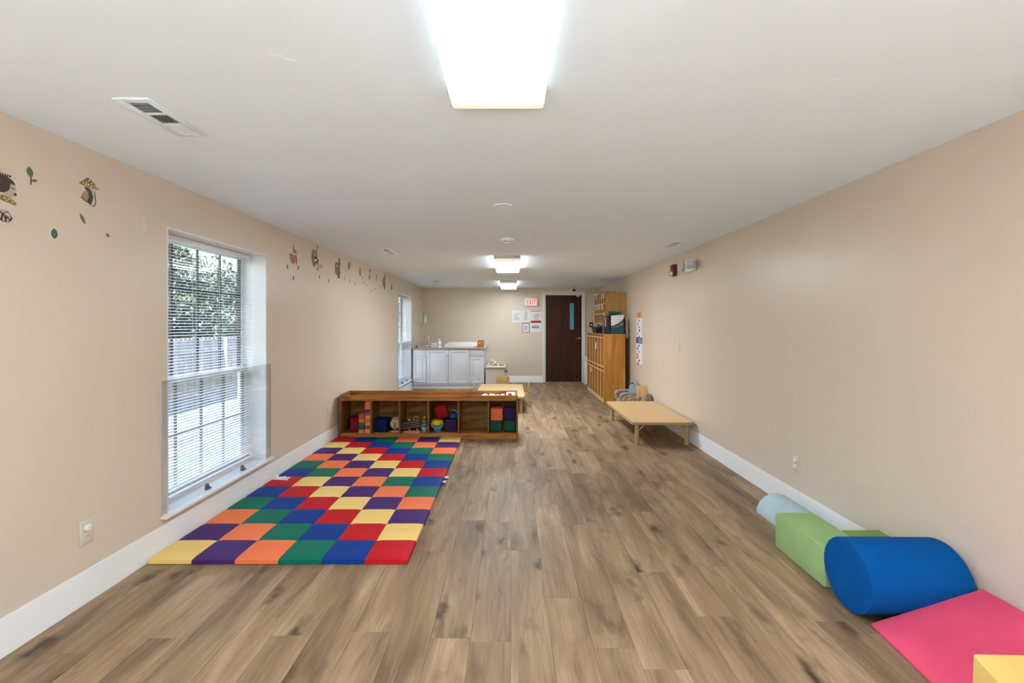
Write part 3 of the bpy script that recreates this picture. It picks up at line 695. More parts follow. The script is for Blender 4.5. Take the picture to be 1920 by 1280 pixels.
def cup(x,y,label,col):
    obj('sink_stopper', MB().lathe([(.001,0),(.03,0),(.03,.012),(.02,.018),(.022,.04),(.012,.05),(.001,.05)],(x,y,.903),16), col, label=label, cat='stopper', group='round dark stoppers on the counter')
cup(-2.06,CY0+.02,'small brown round stopper at the left end of the counter', mat('brown_rubber',(.13,.06,.04,1),.5))
obj('black_cup', MB().lathe([(.001,0),(.024,0),(.032,.055),(.028,.055),(.022,.01),(.001,.01)],(-1.97,CY0+.56,.903),18), m_black, label='small black cup by the back of the sink', cat='cup')
wpb = empty('wipes_box', (-1.665,CY0+.12,.903), 'pale blue box of wipes on the counter right of the sink', 'box')
obj('carton', box(-1.74,-1.60,CY0+.06,CY0+.20,.903,.99,.006), mat('pale_blue_card',(.45,.57,.66,1),.5), wpb)
obj('lid', box(-1.735,-1.605,CY0+.065,CY0+.195,.99,1.0,.004), m_offw, wpb)
lp = empty('lotion_bottle', (-1.56,CY0+.10,.903), 'white lotion pump bottle on the counter beside the blue box', 'bottle')
obj('bottle', MB().lathe([(.001,0),(.036,0),(.038,.01),(.036,.11),(.016,.135),(.014,.15),(.001,.15)],(-1.56,CY0+.10,.903),20), m_offw, lp)
obj('pump', MB().cyl((-1.56,CY0+.10,1.053),(-1.56,CY0+.10,1.085),.006).box(-1.60,-1.55,CY0+.093,CY0+.107,1.083,1.097,.004), m_offw, lp)
obj('label_band', MB().lathe([(.0375,.03),(.0375,.09)],(-1.56,CY0+.10,.903),20), mat('pink_label',(.7,.55,.55,1),.5), lp)
cp = empty('changing_pad', (-1.12,CY0+.55,.903), 'long white contoured changing pad lying on the counter', 'changing pad')
obj('pad', MB().prism([(-1.53,.903),(-.748,.903),(-.748,1.0),(-1.42,1.0),(-1.50,.965),(-1.53,.93)],'y',CY0+.62,CY0+.72,.012).box(-1.5,-.752,CY0+.25,CY0+.62,.903,.93,.01).prism([(-1.53,.903),(-.748,.903),(-.748,.955),(-1.45,.955)],'y',CY0+.17,CY0+.25,.012), mat('white_vinyl_pad',(.80,.78,.76,1),.4), cp)
wc = empty('wooden_caddy', (-.65,CY0+.2,.903), 'small wooden caddy box at the right end of the counter', 'box')
wb_ = MB().box(-.735,-.72,CY0+.12,CY0+.27,.903,1.04).box(-.61,-.595,CY0+.12,CY0+.27,.903,1.04).box(-.735,-.595,CY0+.27,CY0+.285,.903,1.06).box(-.72,-.61,CY0+.12,CY0+.27,.903,.915)
obj('box_shell', wb_, m_oak, wc); obj('front', box(-.70,-.61,CY0+.105,CY0+.12,.903,1.03,.002), m_oak, wc)
obj('knob', MB().cyl((-.69,CY0+.085,1.0),(-.69,CY0+.105,1.0),.014), m_ivory, wc)
# low child sink
ls = empty('toddler_sink_unit', (-.34,10.4,0), 'low white toddler sink cabinet with tan top beside the base cabinet', 'sink')
LX0,LX1,LY0 = CX1+.03,-.12,10.05
obj('body', box(LX0,LX1-.02,LY0+.03,CY1-.02,0,.43), mat('cream_cabinet_paint',(.68,.66,.60,1),.45), ls)
tp = obj('top', box(LX0,LX1,LY0,CY1-.02,.43,.465,.004), m_ivory, ls)
obj('front_edge', box(LX0,LX1,LY0-.003,LY0,.43,.462), m_cedge, ls)
ov = [(LX0+.27+.14*math.cos(a), 10.5+.2*math.sin(a)) for a in [i*math.pi/14 for i in range(28)]]
obj('basin_rim', MB().tube([(p[0],p[1],.467) for p in ov],.010,8,closed=True), m_chrome, ls)
obj('basin', MB().prism(ov,'z',.4655,.4665), MATS['shadowed_steel'], ls)
fx2,fy2 = LX0+.09,10.5
f2 = empty('short_faucet', (fx2,fy2,.467), 'short chrome lever faucet on the low toddler sink', 'faucet')
obj('spout', MB().cyl((fx2,fy2,.467),(fx2,fy2,.55),.022,.016).tube([(fx2,fy2,.53),(fx2+.06,fy2,.55),(fx2+.12,fy2,.535)],.011), m_chrome, f2)
obj('lever', MB().tube([(fx2,fy2,.55),(fx2+.02,fy2,.585),(fx2+.08,fy2,.60)],.008), m_chrome, f2)
obj('side_knob', MB().cyl((LX1-.02,10.2,.36),(LX1+.03,10.2,.36),.014).cyl((LX1+.03,10.2,.36),(LX1+.045,10.2,.36),.022), m_black, ls)

# ------------------------------------------------------------------ white trash bin by the door
tb = empty('trash_bin', (1.83,10.80,0), 'tall slim white trash bin beside the door', 'trash bin')
obj('bin_body', MB().prism([(1.735,0),(1.945,0),(1.955,.57),(1.722,.57)],'y',10.72,10.95,.006), m_offw, tb)
obj('lid', box(1.712,1.962,10.705,10.962,.57,.645,.012), m_offw, tb)

# ------------------------------------------------------------------ locker cubby
KX0, KX1, KY0, KY1, KH = 1.66, 2.045, 8.14, 9.90, 1.236
lc = empty('locker_cubby', ((KX0+KX1)/2,(KY0+KY1)/2,0), 'tall golden oak locker cubby with six open columns standing by the right wall', 'cubby')
obj('side_panel', box(KX0,KX1,KY0,KY0+.02,0,KH-.02), m_oak, lc); obj('side_panel', box(KX0,KX1,KY1-.02,KY1,0,KH-.02), m_oak, lc)
obj('top_board', box(KX0-.006,KX1,KY0-.004,KY1+.004,KH-.02,KH), m_oakx, lc)
obj('back_panel', box(KX1-.012,KX1,KY0+.02,KY1-.02,.02,KH-.02), m_oak, lc)
obj('bottom_board', box(KX0+.006,KX1-.012,KY0+.02,KY1-.02,.05,.07), m_oak, lc); obj('base_rail', box(KX0,KX0+.018,KY0+.02,KY1-.02,0,.07), m_edge, lc)
for zz in (1.165,.64,.56): 
    obj('shelf', box(KX0+.012,KX1-.012,KY0+.02,KY1-.02,zz-.008,zz+.008), m_oak, lc); obj('shelf_edge', box(KX0+.0005,KX0+.012,KY0+.02,KY1-.02,zz-.010,zz+.010), m_edge, lc)
cw = (KY1-KY0-.04)/6
for k in range(1,6):
    yy = KY0+.02+k*cw; obj('divider', box(KX0+.012,KX1-.012,yy-.008,yy+.008,.07,KH-.02), m_oak, lc); obj('divider_edge', box(KX0,KX0+.012,yy-.010,yy+.010,.07,KH-.02), m_edge, lc)
obj('edge_strip', box(KX0-.001,KX0,KY0,KY0+.02,0,KH-.02), m_edge, lc)
def slip(x,y,z,w_,h_,label): obj('paper_slip', box(x,x+.003,y,y+w_,z,z+h_), m_paper, label=label, cat='paper', group='papers in the locker cubby')
slip(KX0-.0035,KY0+.70,.93,.10,.13,'white paper tag on the upper lockers of the oak cubby')
slip(KX0-.0035,KY0+1.25,.43,.10,.10,'white paper tag on the lower lockers of the oak cubby')
bag = MB().lathe([(.001,0),(.05,.01),(.075,.06),(.06,.13),(.03,.17),(.02,.2),(.001,.2)],(KX0+.10,KY0+.11,.648),14)
bmesh.ops.scale(bag.bm, vec=(1,1,1), verts=bag.bm.verts)
obj('white_bag', bag, m_paper, label='white cloth bag in the nearest locker column', cat='bag')

# mail cubby on the wall
MX0, MX1, MY0, MY1, MZ0, MZ1 = 1.755, XR-.001, 8.45, 9.52, 1.43, 2.012
mc = empty('mail_cubby', ((MX0+MX1)/2,(MY0+MY1)/2,MZ0), 'golden oak mail cubby with small slots hung high above the locker cubby', 'cubby')
m_oakl = wood('light_oak_panel', (.56,.33,.12,1), (.48,.27,.09,1), (.36,.19,.06,1), 'z', .42, 1.1, bumpk=.02)
obj('side_panel', box(MX0,MX1,MY0,MY0+.018,MZ0,MZ1), m_oakl, mc); obj('side_panel', box(MX0,MX1,MY1-.018,MY1,MZ0,MZ1), m_oakl, mc)
obj('top_board', box(MX0,MX1,MY0+.018,MY1-.018,MZ1-.016,MZ1), m_oakl, mc); obj('bottom_board', box(MX0,MX1,MY0+.018,MY1-.018,MZ0,MZ0+.016), m_oakl, mc)
obj('back_panel', box(MX1-.012,MX1,MY0+.018,MY1-.018,MZ0+.016,MZ1-.016), m_oak, mc)
for zz in (1.80,1.615): obj('shelf', box(MX0+.01,MX1-.012,MY0+.018,MY1-.018,zz-.007,zz+.007), m_oak, mc); obj('shelf_edge', box(MX0,MX0+.01,MY0+.018,MY1-.018,zz-.008,zz+.008), m_edge, mc)
cw = (MY1-MY0-.036)/5
for k in range(1,5):
    yy = MY0+.018+k*cw; obj('divider', box(MX0+.01,MX1-.012,yy-.006,yy+.006,MZ0+.016,MZ1-.016), m_oak, mc); obj('divider_edge', box(MX0,MX0+.01,yy-.006,yy+.006,MZ0+.016,MZ1-.016), m_edge, mc)
rg = random.Random(2)
for r_, (zt, ks) in enumerate(((MZ1-.005,(0,1,4)),(1.80,(1,2,3,4)),(1.615,(0,)))):
    for k in ks:
        yy = MY0+.05+k*cw+rg.uniform(0,.05)
        o = obj('name_tag', box(MX0-.004,MX0-.001,yy,yy+.055,zt-.105,zt), m_paper, mc)
tr_ = empty('paper_stack', (MX0+.15,9.1,MZ1), 'loose dark and white papers piled on top of the mail cubby', 'papers')
for k, (dx,yy,w_,l_,mm,rz) in enumerate(((-.03,9.25,.22,.32,m_paper,.2),(.0,9.0,.22,.30,m_inkd,-.1),(-.04,9.15,.2,.3,m_ink,.35),(.02,8.85,.2,.3,m_inkd,.1),(-.03,9.4,.2,.25,m_paper,-.2))):
    mb = MB().box(-w_/2,w_/2,-l_/2,l_/2,0,.006).xf(Matrix.Translation((MX0+.12+dx,yy,MZ1+.001+k*.0065))@Matrix.Rotation(rz,4,'Z')); obj('sheet', mb, mm, tr_)

# things standing on the locker cubby
KT = KH+.001
bk = empty('mesh_basket', (1.94,8.26,KT), 'black perforated magazine basket with a curved side on the locker cubby', 'basket')
def slope(t): return .13+.145*(t**1.8) if t>0 else .13
nx = 9; bx0, bx1, by0, by1 = 1.795, 2.045, 8.16, 8.36
side = MB()
for s_y in (by0, by1-.006):
    # pierced side: strips between rows of holes
    for i in range(nx+1):
        t = i/nx; xx = bx0+(bx1-bx0)*t; side.box(xx-.0035,xx+.0035,s_y,s_y+.006,KT,KT+slope(t))
    for r_ in range(10):
        zz = KT+.004+.029*r_
        for i in range(nx):
            t = (i+.5)/nx
            if zz < KT+slope(i/nx)+.004: side.box(bx0+(bx1-bx0)*i/nx, bx0+(bx1-bx0)*(i+1)/nx, s_y, s_y+.006, zz-.0035, zz+.0035)
obj('pierced_side', side, m_black, bk)
rim = MB()
for s_y in (by0+.003, by1-.003): rim.tube([(bx0+(bx1-bx0)*i/12, s_y, KT+slope(i/12)+.004) for i in range(13)], .009, 6)
obj('rim', rim, m_black, bk)
obj('end_wall', MB().box(bx0-.006,bx0,by0,by1,KT,KT+.13).box(bx1,bx1+.006,by0,by1,KT,KT+.275), m_black, bk)
obj('floor_plate', box(bx0,bx1,by0,by1,KT,KT+.005), m_black, bk)
def sheet(name, pts, y, th, mm, label, cat, rz=0, group='papers and folders on the locker cubby'):
    mb = MB().prism(pts,'y',y,y+th); return obj(name, mb, mm, label=label, cat=cat, group=group)
sheet('paper_sheet', [(1.80,KT+.04),(2.00,KT+.02),(2.035,KT+.345),(1.80,KT+.33)], 8.185, .004, m_paper, 'cream paper sheets standing in the black basket', 'paper')
sheet('teal_folder', [(1.805,KT+.006),(2.03,KT+.006),(2.03,KT+.15),(1.805,KT+.10)], 8.172, .006, mat('teal_card',(.05,.30,.38,1),.5), 'teal folder inside the black basket', 'folder')
sheet('pale_folder', [(1.81,KT+.006),(2.035,KT+.006),(2.035,KT+.25),(1.90,KT+.20),(1.81,KT+.12)], 8.20, .01, mat('pale_blue_paper',(.6,.68,.7,1),.6), 'pale blue papers at the back of the black basket', 'paper')
sheet('green_folder', [(1.80,KT+.006),(2.03,KT+.006),(2.03,KT+.40),(1.80,KT+.415)], 8.385, .008, mat('green_card',(.015,.14,.035,1),.5), 'green folder standing upright behind the basket', 'folder')
sheet('navy_folder', [(1.76,KT+.006),(1.92,KT+.006),(1.92,KT+.37),(1.885,KT+.385),(1.79,KT+.335),(1.76,KT+.31)], 8.372, .008, mat('navy_card',(.01,.03,.075,1),.5), 'navy folder leaning before the green one', 'folder')
bb = empty('file_box', (1.74,8.28,KT), 'dark open file box holding folders on the locker cubby', 'file box')
bxm = MB().box(1.675,1.681,8.18,8.36,KT,KT+.13).box(1.785,1.791,8.18,8.36,KT,KT+.13).box(1.681,1.785,8.18,8.186,KT,KT+.13).box(1.681,1.785,8.354,8.36,KT,KT+.13).box(1.681,1.785,8.186,8.354,KT,KT+.006)
obj('box_shell', bxm, m_black, bb)
for k, (xx, hh, col, nm) in enumerate(((1.684,.33,(.10,.10,.13,1),'grey'),(1.697,.30,(.75,.74,.72,1),'white'),(1.708,.31,(.16,.035,.045,1),'dark red'),(1.728,.32,(.20,.06,.05,1),'brick red'),(1.748,.31,(.13,.05,.045,1),'brown'),(1.766,.28,(.05,.035,.03,1),'black-brown'))):
    obj('file_folder', MB().prism([(xx,KT+.0075),(xx+.009,KT+.0075),(xx+.012,KT+hh),(xx+.003,KT+hh)],'y',8.19,8.35), mat(nm.replace(' ','_')+'_folder_card', col, .55), label='%s folder upright in the dark file box' % nm, cat='folder', group='folders in the file box')
bn = empty('black_tray', (1.76,9.2,KT), 'low black tray bin at the far end of the locker cubby', 'tray')
obj('tray_shell', MB().prism([(1.69,KT),(1.87,KT),(1.90,KT+.125),(1.885,KT+.125),(1.86,KT+.01),(1.70,KT+.01),(1.675,KT+.125),(1.66,KT+.125)],'y',8.95,9.40).box(1.69,1.87,8.95,8.962,KT,KT+.12).box(1.69,1.87,9.388,9.40,KT,KT+.12), m_black, bn)
gcl = MB(); rg = random.Random(5)
pts = [(1.72+.018*i+rg.uniform(-.01,.01), 9.05+.05*(i%4), KT+.10+rg.uniform(0,.06)) for i in range(9)]
gcl.tube(pts,.018,7).lathe([(.001,0),(.06,.0),(.075,.08),(.05,.12),(.001,.13)],(1.78,9.12,KT+.012),12)
obj('grey_cloth_bundle', gcl, mat('grey_cloth',(.28,.30,.32,1),.9,var=.3), label='grey bundle with white tags in the black tray', cat='bundle')
obj('document_holder', box(2.10,2.135,8.30,8.38,1.16,1.52,.004), m_offw, label='narrow white document holder against the wall behind the basket', cat='document holder')

# ------------------------------------------------------------------ toy shelf
SX0, SX1, SY0, SY1, SH = -2.104, .087, 5.575, 5.935, .540
ts = empty('toy_shelf', ((SX0+SX1)/2,(SY0+SY1)/2,0), 'long low pine toy shelf with six open bays and a tray top', 'shelf')
def side(x0,x1):
    return MB().prism([(SY0,0),(SY1,0),(SY1,SH+.006),(SY1-.03,SH+.006),(SY0+.02,SH),(SY0,SH-.01)],'x',x0,x1,.002)
m_pinez_shaded = wood('shaded_stained_pine_upright', (.34,.16,.05,1), (.25,.11,.03,1), (.13,.05,.013,1), 'z', .42, 1.0, bumpk=.02, band=4)  # darker copy of the shelf pine, bay shade put into its colour
obj('side_panel', side(SX0,SX0+.02), m_pinez_shaded, ts); obj('side_panel', side(SX1-.02,SX1), m_pinez_shaded, ts)
a, b = SX0+.02, SX1-.02
obj('front_rail', box(a,b,SY0,SY0+.018,.487,SH-.004,.002), m_pine, ts); obj('back_rail', box(a,b,SY1-.018,SY1,.475,SH+.004,.002), m_pine, ts)
obj('top_board', box(a,b,SY0+.002,SY1-.018,.468,.486,.001), m_pine, ts); obj('bottom_board', box(a,b,SY0+.002,SY1-.012,.048,.066,.001), m_pine, ts)
obj('kick_board', box(a,b,SY0+.006,SY0+.022,.0,.048), m_pine, ts)
DV = (-1.717,-1.368,-1.013,-.6435,-.275)
ed = [a]+[q for dv in DV for q in (dv-.009,dv+.009)]+[b]
for dv in DV: obj('divider', box(dv-.009,dv+.009,SY0+.002,SY1-.012,.066,.468), m_pinez_shaded, ts)
for k in range(6): obj('back_panel', box(ed[2*k],ed[2*k+1],SY1-.012,SY1-.005,.066,.468), m_ply_shaded, ts)
SB = .067
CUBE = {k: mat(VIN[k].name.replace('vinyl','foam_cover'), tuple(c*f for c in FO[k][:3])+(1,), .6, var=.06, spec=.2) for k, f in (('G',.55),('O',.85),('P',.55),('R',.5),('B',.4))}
def foam_cube(x, y, z, s, key, label, rot=(0,0,0)):
    o = obj('foam_cube', MB().box(-s/2,s/2,-s/2,s/2,-s/2,s/2,  .010,3), CUBE[key], local=True, label=label, cat='cube', group='foam cubes in the toy shelf')
    o.location = (x,y,z+s/2); o.rotation_euler = rot; return o
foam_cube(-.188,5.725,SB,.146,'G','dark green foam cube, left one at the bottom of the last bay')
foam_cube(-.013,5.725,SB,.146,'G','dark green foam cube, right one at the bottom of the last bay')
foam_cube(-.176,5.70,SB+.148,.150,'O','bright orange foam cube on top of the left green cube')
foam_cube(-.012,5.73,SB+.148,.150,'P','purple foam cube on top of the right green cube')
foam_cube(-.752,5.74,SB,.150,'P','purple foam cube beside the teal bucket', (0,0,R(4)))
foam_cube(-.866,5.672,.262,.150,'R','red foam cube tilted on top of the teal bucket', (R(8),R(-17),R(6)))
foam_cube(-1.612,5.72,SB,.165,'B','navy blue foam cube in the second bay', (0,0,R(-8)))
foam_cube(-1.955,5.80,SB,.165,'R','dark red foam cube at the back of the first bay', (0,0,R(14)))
# interlocking blocks: two towers
BC = {'O':(.78,.17,.06,1),'B':(.02,.03,.22,1),'R':(.50,.05,.035,1),'Y':(.72,.33,.09,1),'K':(.55,.20,.06,1),'G':(.01,.17,.07,1),'T':(.005,.06,.16,1),'D':(.38,.06,.025,1)}
BM = {k: mat('toy_block_'+{'O':'orange','B':'blue','R':'red','Y':'amber','K':'ochre','G':'green','T':'deep_blue','D':'rust'}[k], v, .35) for k, v in BC.items()}
BN = {'O':'orange','B':'blue','R':'red','Y':'amber','K':'ochre','G':'green','T':'deep blue','D':'rust'}
ORD = ['lowest','second','third','fourth','fifth','sixth','seventh','eighth','ninth']
bmesh_cache = {}
def tower(x, y, seq, name):
    z = SB
    for i, (c, h) in enumerate(seq):
        mb = MB().box(-.034,.034,-.034,.034,0,h-.0005,.0015,1)
        for sx in (-.017,.017):
            for sy in (-.017,.017): mb.cyl((sx,sy,h-.0005),(sx,sy,h+.012 if i==len(seq)-1 else h+.0001),.0105,n=10)
        o = obj('building_block', mb, BM[c], local=True, label='%s building block, %s from the bottom of the %s tower' % (BN[c], ORD[i], name), cat='building block', group='building blocks stacked in the toy shelf')
        o.location = (x,y,z); z += h
tower(-1.838,5.63,[('O',.045),('T',.045),('G',.045),('O',.04),('R',.055)],'short')
tower(-1.762,5.635,[('Y',.05),('D',.042),('Y',.04),('K',.04),('Y',.045),('R',.038),('B',.038),('O',.045),('O',.045)],'tall')
m_beech = mat('pale_beech', (.62,.46,.27,1), .45, var=.08, scale=15)
wt = empty('wooden_spinner', (-1.445,5.70,SB), 'round wooden spinner drum toy on a small white stand', 'toy')
obj('base', box(-1.492,-1.39,5.65,5.77,SB,SB+.014,.003), m_beech, wt); obj('post', box(-1.453,-1.437,5.655,5.668,SB+.014,SB+.115,.003), mat('brown_wood_peg',(.33,.2,.09,1),.5), wt)
obj('disc', MB().lathe([(.001,0),(.059,0),(.062,.006),(.062,.03),(.059,.036),(.001,.036)],(-1.445,5.672,SB+.098),28,'y'), m_beech, wt)
obj('rear_ring', MB().lathe([(.045,.04),(.06,.04),(.06,.055),(.045,.055)],(-1.445,5.675,SB+.115),28,'y'), m_beech, wt)
xt = empty('slanted_xylophone', (-1.19,5.70,SB), 'wooden ramp toy with slanted dark bars on a white base board', 'toy')
obj('base_board', box(-1.335,-1.128,5.62,5.73,SB,SB+.012,.003), m_beech, xt)
for px in (-1.265,-1.165): obj('peg', MB().cyl((px,5.66,SB+.012),(px,5.66,SB+.045),.009), m_beech, xt)
for k in range(3):
    mb = MB().box(-.112,.112,-.05,.05,-.005,.005,.002).xf(Matrix.Translation((-1.245,5.68+.02*k,SB+.065+.024*k))@Matrix.Rotation(R(-9),4,'Y')); obj('slanted_bar', mb, mat('grey_walnut_bar',(.20,.16,.13,1),.4,var=.3) if k==0 else MATS['grey_walnut_bar'], xt)
obj('bell', MB().lathe([(.022*math.sin(math.pi*k/8)+.0002,-.022*math.cos(math.pi*k/8)) for k in range(9)],(-1.275,5.71,SB+.137),14), m_metal, xt)
obj('bead_ring', MB().tube([(-1.195+.03*math.cos(i*math.pi/8),5.72,SB+.155+.026*math.sin(i*math.pi/8)) for i in range(16)],.008,8,closed=True), mat('amber_bead',(.55,.25,.10,1),.4), xt)
rs = empty('ring_stacker', (-1.076,5.67,SB), 'stacking ring toy in blue, green and red on a white rocker base', 'toy')
obj('rocker_base', MB().lathe([(.001,.0),(.025,0),(.044,.022),(.046,.03),(.001,.03)],(-1.076,5.67,SB+.032),24), m_offw, rs)
obj('foot', MB().lathe([(.001,0),(.036,0),(.03,.033),(.001,.033)],(-1.076,5.67,SB),20), m_grey, rs)
for k, (r_, cc_) in enumerate(((.038,(.05,.25,.42,1)),(.035,(.10,.42,.22,1)),(.033,(.02,.25,.36,1)),(.025,(.45,.22,.16,1)),(.022,(.40,.04,.02,1)))):
    zz = SB+.062+.021*k; h_ = .0205
    obj('ring', MB().lathe([(.001,0),(r_*.85,0),(r_,h_*.3),(r_,h_*.7),(r_*.85,h_),(.001,h_)],(-1.076,5.67,zz),20), mat('ring_colour_%d'%k, cc_, .4), rs)
obj('top_ball', MB().lathe([(.014*math.sin(math.pi*k/8)+.0002,-.014*math.cos(math.pi*k/8)) for k in range(9)],(-1.076,5.67,SB+.18),12), m_beech, rs)
m_teal = mat('teal_plastic', (.01,.22,.36,1), .3); m_yel = mat('yellow_plastic', (.70,.55,.02,1), .35)
bu = empty('toy_bucket', (-.918,5.68,SB), 'teal toy bucket with a yellow rim and handle', 'bucket')
obj('pail', MB().lathe([(.001,0),(.05,0),(.066,.10),(.062,.10),(.047,.008),(.001,.008)],(-.918,5.68,SB),28), m_teal, bu)
obj('yellow_rim', MB().lathe([(.064,.092),(.070,.095),(.073,.135),(.070,.145),(.060,.145),(.060,.10)],(-.918,5.68,SB),28), m_yel, bu)
obj('yellow_fill', MB().lathe([(.001,.13),(.058,.13),(.05,.15),(.03,.16),(.001,.163)],(-.918,5.68,SB),20), m_yel, bu)
obj('handle', MB().tube([(-.918+.075*math.cos(R(a_)),5.68-.075*math.sin(R(a_))*.8,SB+.105-.05*math.sin(R(a_))) for a_ in range(0,181,15)],.006,7), m_beech, bu)
bw = empty('blue_bowl', (-.738,5.825,.218), 'blue toy bowl with a white handle resting on the purple cube', 'bowl')
obj('bowl', MB().lathe([(.001,.066),(.03,.06),(.055,.03),(.062,0),(.058,0),(.05,.026),(.028,.054),(.001,.06)],(-.738,5.825,.2215),24), mat('blue_plastic',(.01,.16,.38,1),.3), bw)
obj('handle', MB().tube([(-.738+.066*math.cos(R(a_)),5.835,.2265+.082*math.sin(R(a_))) for a_ in range(0,121,12)],.006,7), m_beech, bw)
# loose things in the tray top
def crumple(x0,x1,y0,y1,z,amp,seed):
    mb = MB(); rg = random.Random(seed); nx_, ny_ = 10, 5; v = []
    for s in (0,.0015):
        for i in range(nx_+1):
            for k in range(ny_+1): 
                hh = rg.random() if s==0 else None
                v.append([x0+(x1-x0)*i/nx_, y0+(y1-y0)*k/ny_, z])
    rg = random.Random(seed); n1 = (nx_+1)*(ny_+1)
    for q in range(n1):
        h_ = rg.random()*amp; v[q][2] += h_; v[q+n1][2] += h_+.002
    f = []
    for i in range(nx_):
        for k in range(ny_):
            p = i*(ny_+1)+k; f.append((p,p+1,p+ny_+2,p+ny_+1)); f.append((n1+p,n1+p+ny_+1,n1+p+ny_+2,n1+p+1))
    mb._add(v,f); return mb
obj('crumpled_paper', crumple(-.37,-.20,5.66,5.86,.488,.03,1), m_paper, label='crumpled white paper in the tray top of the toy shelf, left of the cards', cat='paper')
obj('card_sheet', crumple(-.19,-.08,5.65,5.88,.488,.022,2), m_paper, label='rumpled cream sheet in the tray top of the toy shelf', cat='paper')
obj('white_card', MB().prism([(5.64,.488),(5.90,.525),(5.90,.53),(5.64,.494)],'x',-.06,.055), m_paper, label='white card leaning in the right end of the shelf tray', cat='card')
obj('red_ball', MB().lathe([(.024*math.sin(math.pi*k/10)+.0002,-.024*math.cos(math.pi*k/10)) for k in range(11)],(-.012,5.69,.5255),18), mat('red_ball_plastic', lin(196,50,40), .4), label='small red ball lying on the white card', cat='ball')

# ------------------------------------------------------------------ patchwork folding mats
def mat_obj(y0, rows, label):
    cs, rsz = .2525, .2425; X0 = -2.117
    P = empty('folding_mat', (X0+cs*3, y0+rsz*3, 0), label, 'play mat', 'patchwork folding mats')
    for r_, seq in enumerate(rows):
        for c_, key in enumerate(seq):
            if key not in panel_me:
                h = .034; mb = MB(); N = 6; v = []; fc = []
                for i in range(N+1):
                    for k in range(N+1):
                        px, py = (i/N-.5)*cs, (k/N-.5)*rsz
                        e = min(i, N-i)/N, min(k, N-k)/N
                        drop = sum(.0045*max(0,1-q*6)**1 for q in e)
                        v.append((px*(1-.003), py*(1-.003), h-drop+.0015*math.sin(i*1.7+k)*0))
                for i in range(N):
                    for k in range(N): q = i*(N+1)+k; fc.append((q,q+N+1,q+N+2,q+1))
                base = len(v)
                ring = [i*(N+1) for i in range(N+1)]+[N*(N+1)+k for k in range(1,N+1)]+[i*(N+1)+N for i in range(N-1,-1,-1)]+[k for k in range(N-1,0,-1)]
                for q in ring: v.append((v[q][0]*1.0, v[q][1]*1.0, .004))
                n = len(ring)
                for i in range(n): fc.append((ring[i], base+i, base+(i+1)%n, ring[(i+1)%n]))
                fc.append(tuple(base+i for i in range(n)))
                mb._add(v, fc); me = mb.mesh('panel', ang=60); me.materials.append(VIN[key]); panel_me[key] = me
            inst('panel', panel_me[key], (X0+cs*(c_+.5)-WO[P].x, y0+rsz*(r_+.5)-WO[P].y, 0), P)
    return P
panel_me = {}
base = 'YPOGBR'
front = [base[i:]+base[:i] for i in range(6)]
rev = 'BGOPYR'
back = ['BGOPYR','GOPYRB','OPYRBG','PYRBGO','YRBGOP','RBGOPY']
mf = mat_obj(2.655, front, 'rainbow patchwork folding floor mat, the half nearer the camera under the window')
mb2 = mat_obj(2.655+6*.2425+.002, back, 'rainbow patchwork folding floor mat, the half against the toy shelf')
tagm = mat('white_hook_tape', (.78,.77,.75,1), .8)
for k, (yy, dx) in enumerate(((4.00,0),(4.12,.006))):
    obj('fastener_tab', box(-.602,-.575+dx,yy,yy+.05,.010,.014), tagm, mb2 if k else mb2)
sc = MB()
for (a_, L_, w_) in ((R(8),.14,.02),(R(-14),.15,.022),(R(28),.10,.018)):
    q = MB()
    sc.prism([(-2.105,4.02+.02*a_),(-2.105+L_*math.cos(a_),4.03+L_*math.sin(a_)),(-2.105+L_*math.cos(a_)-.004,4.03+L_*math.sin(a_)+w_),(-2.10,4.045+.02*a_)],'z',.0345,.040)
sc.lathe([(.001,0),(.02,.0),(.026,.014),(.012,.026),(.001,.028)],(-2.09,4.05,.0345),8)
obj('torn_paper', sc, m_paper, label='torn white paper scrap on the mat against the left baseboard', cat='paper')

# ------------------------------------------------------------------ tables and chairs
def low_table(x0,x1,y0,y1,zt,label):
    T = empty('low_table', ((x0+x1)/2,(y0+y1)/2,0), label, 'table', 'low maple toddler tables')
    def rr(x0,x1,y0,y1,r):
        p = []
        for cx_, cy_, a0 in ((x1-r,y1-r,0),(x0+r,y1-r,90),(x0+r,y0+r,180),(x1-r,y0+r,270)):
            for k in range(6): a_ = R(a0+18*k); p.append((cx_+r*math.cos(a_), cy_+r*math.sin(a_)))
        return p
    obj('tabletop', MB().prism(rr(x0+.003,x1-.003,y0+.003,y1-.003,.04),'z',zt-.03,zt), m_maple, T)
    po = rr(x0,x1,y0,y1,.043); pi = rr(x0+.003,x1-.003,y0+.003,y1-.003,.04); n = len(po); mb = MB()
    v = [(p[0],p[1],zt-.030) for p in po]+[(p[0],p[1],zt-.002) for p in po]+[(p[0],p[1],zt+.0004) for p in pi]
    mb._add(v,[(i,(i+1)%n,n+(i+1)%n,n+i) for i in range(n)]+[(n+i,n+(i+1)%n,2*n+(i+1)%n,2*n+i) for i in range(n)])
    obj('edge_band', mb, m_mapledge, T)
    for lx in (x0+.075, x1-.062):
        for ly in (y0+.075, y1-.075):
            lg = obj('leg', MB().cyl((lx,ly,.05),(lx,ly,zt-.03),.025,n=18), m_mapledge, T)
            obj('foot', MB().lathe([(.001,0),(.024,0),(.0265,.006),(.0265,.055),(.022,.058)],(lx,ly,0),18), m_mapledge, lg)
            sy_ = 1 if ly<(y0+y1)/2 else -1; sx_ = 1 if lx<(x0+x1)/2 else -1
            obj('brace', MB().cyl((lx+sx_*.02,ly+sy_*.0,zt-.11),(lx+sx_*.10,ly+sy_*.0,zt-.032),.004,n=6), m_metal, lg)
    return T
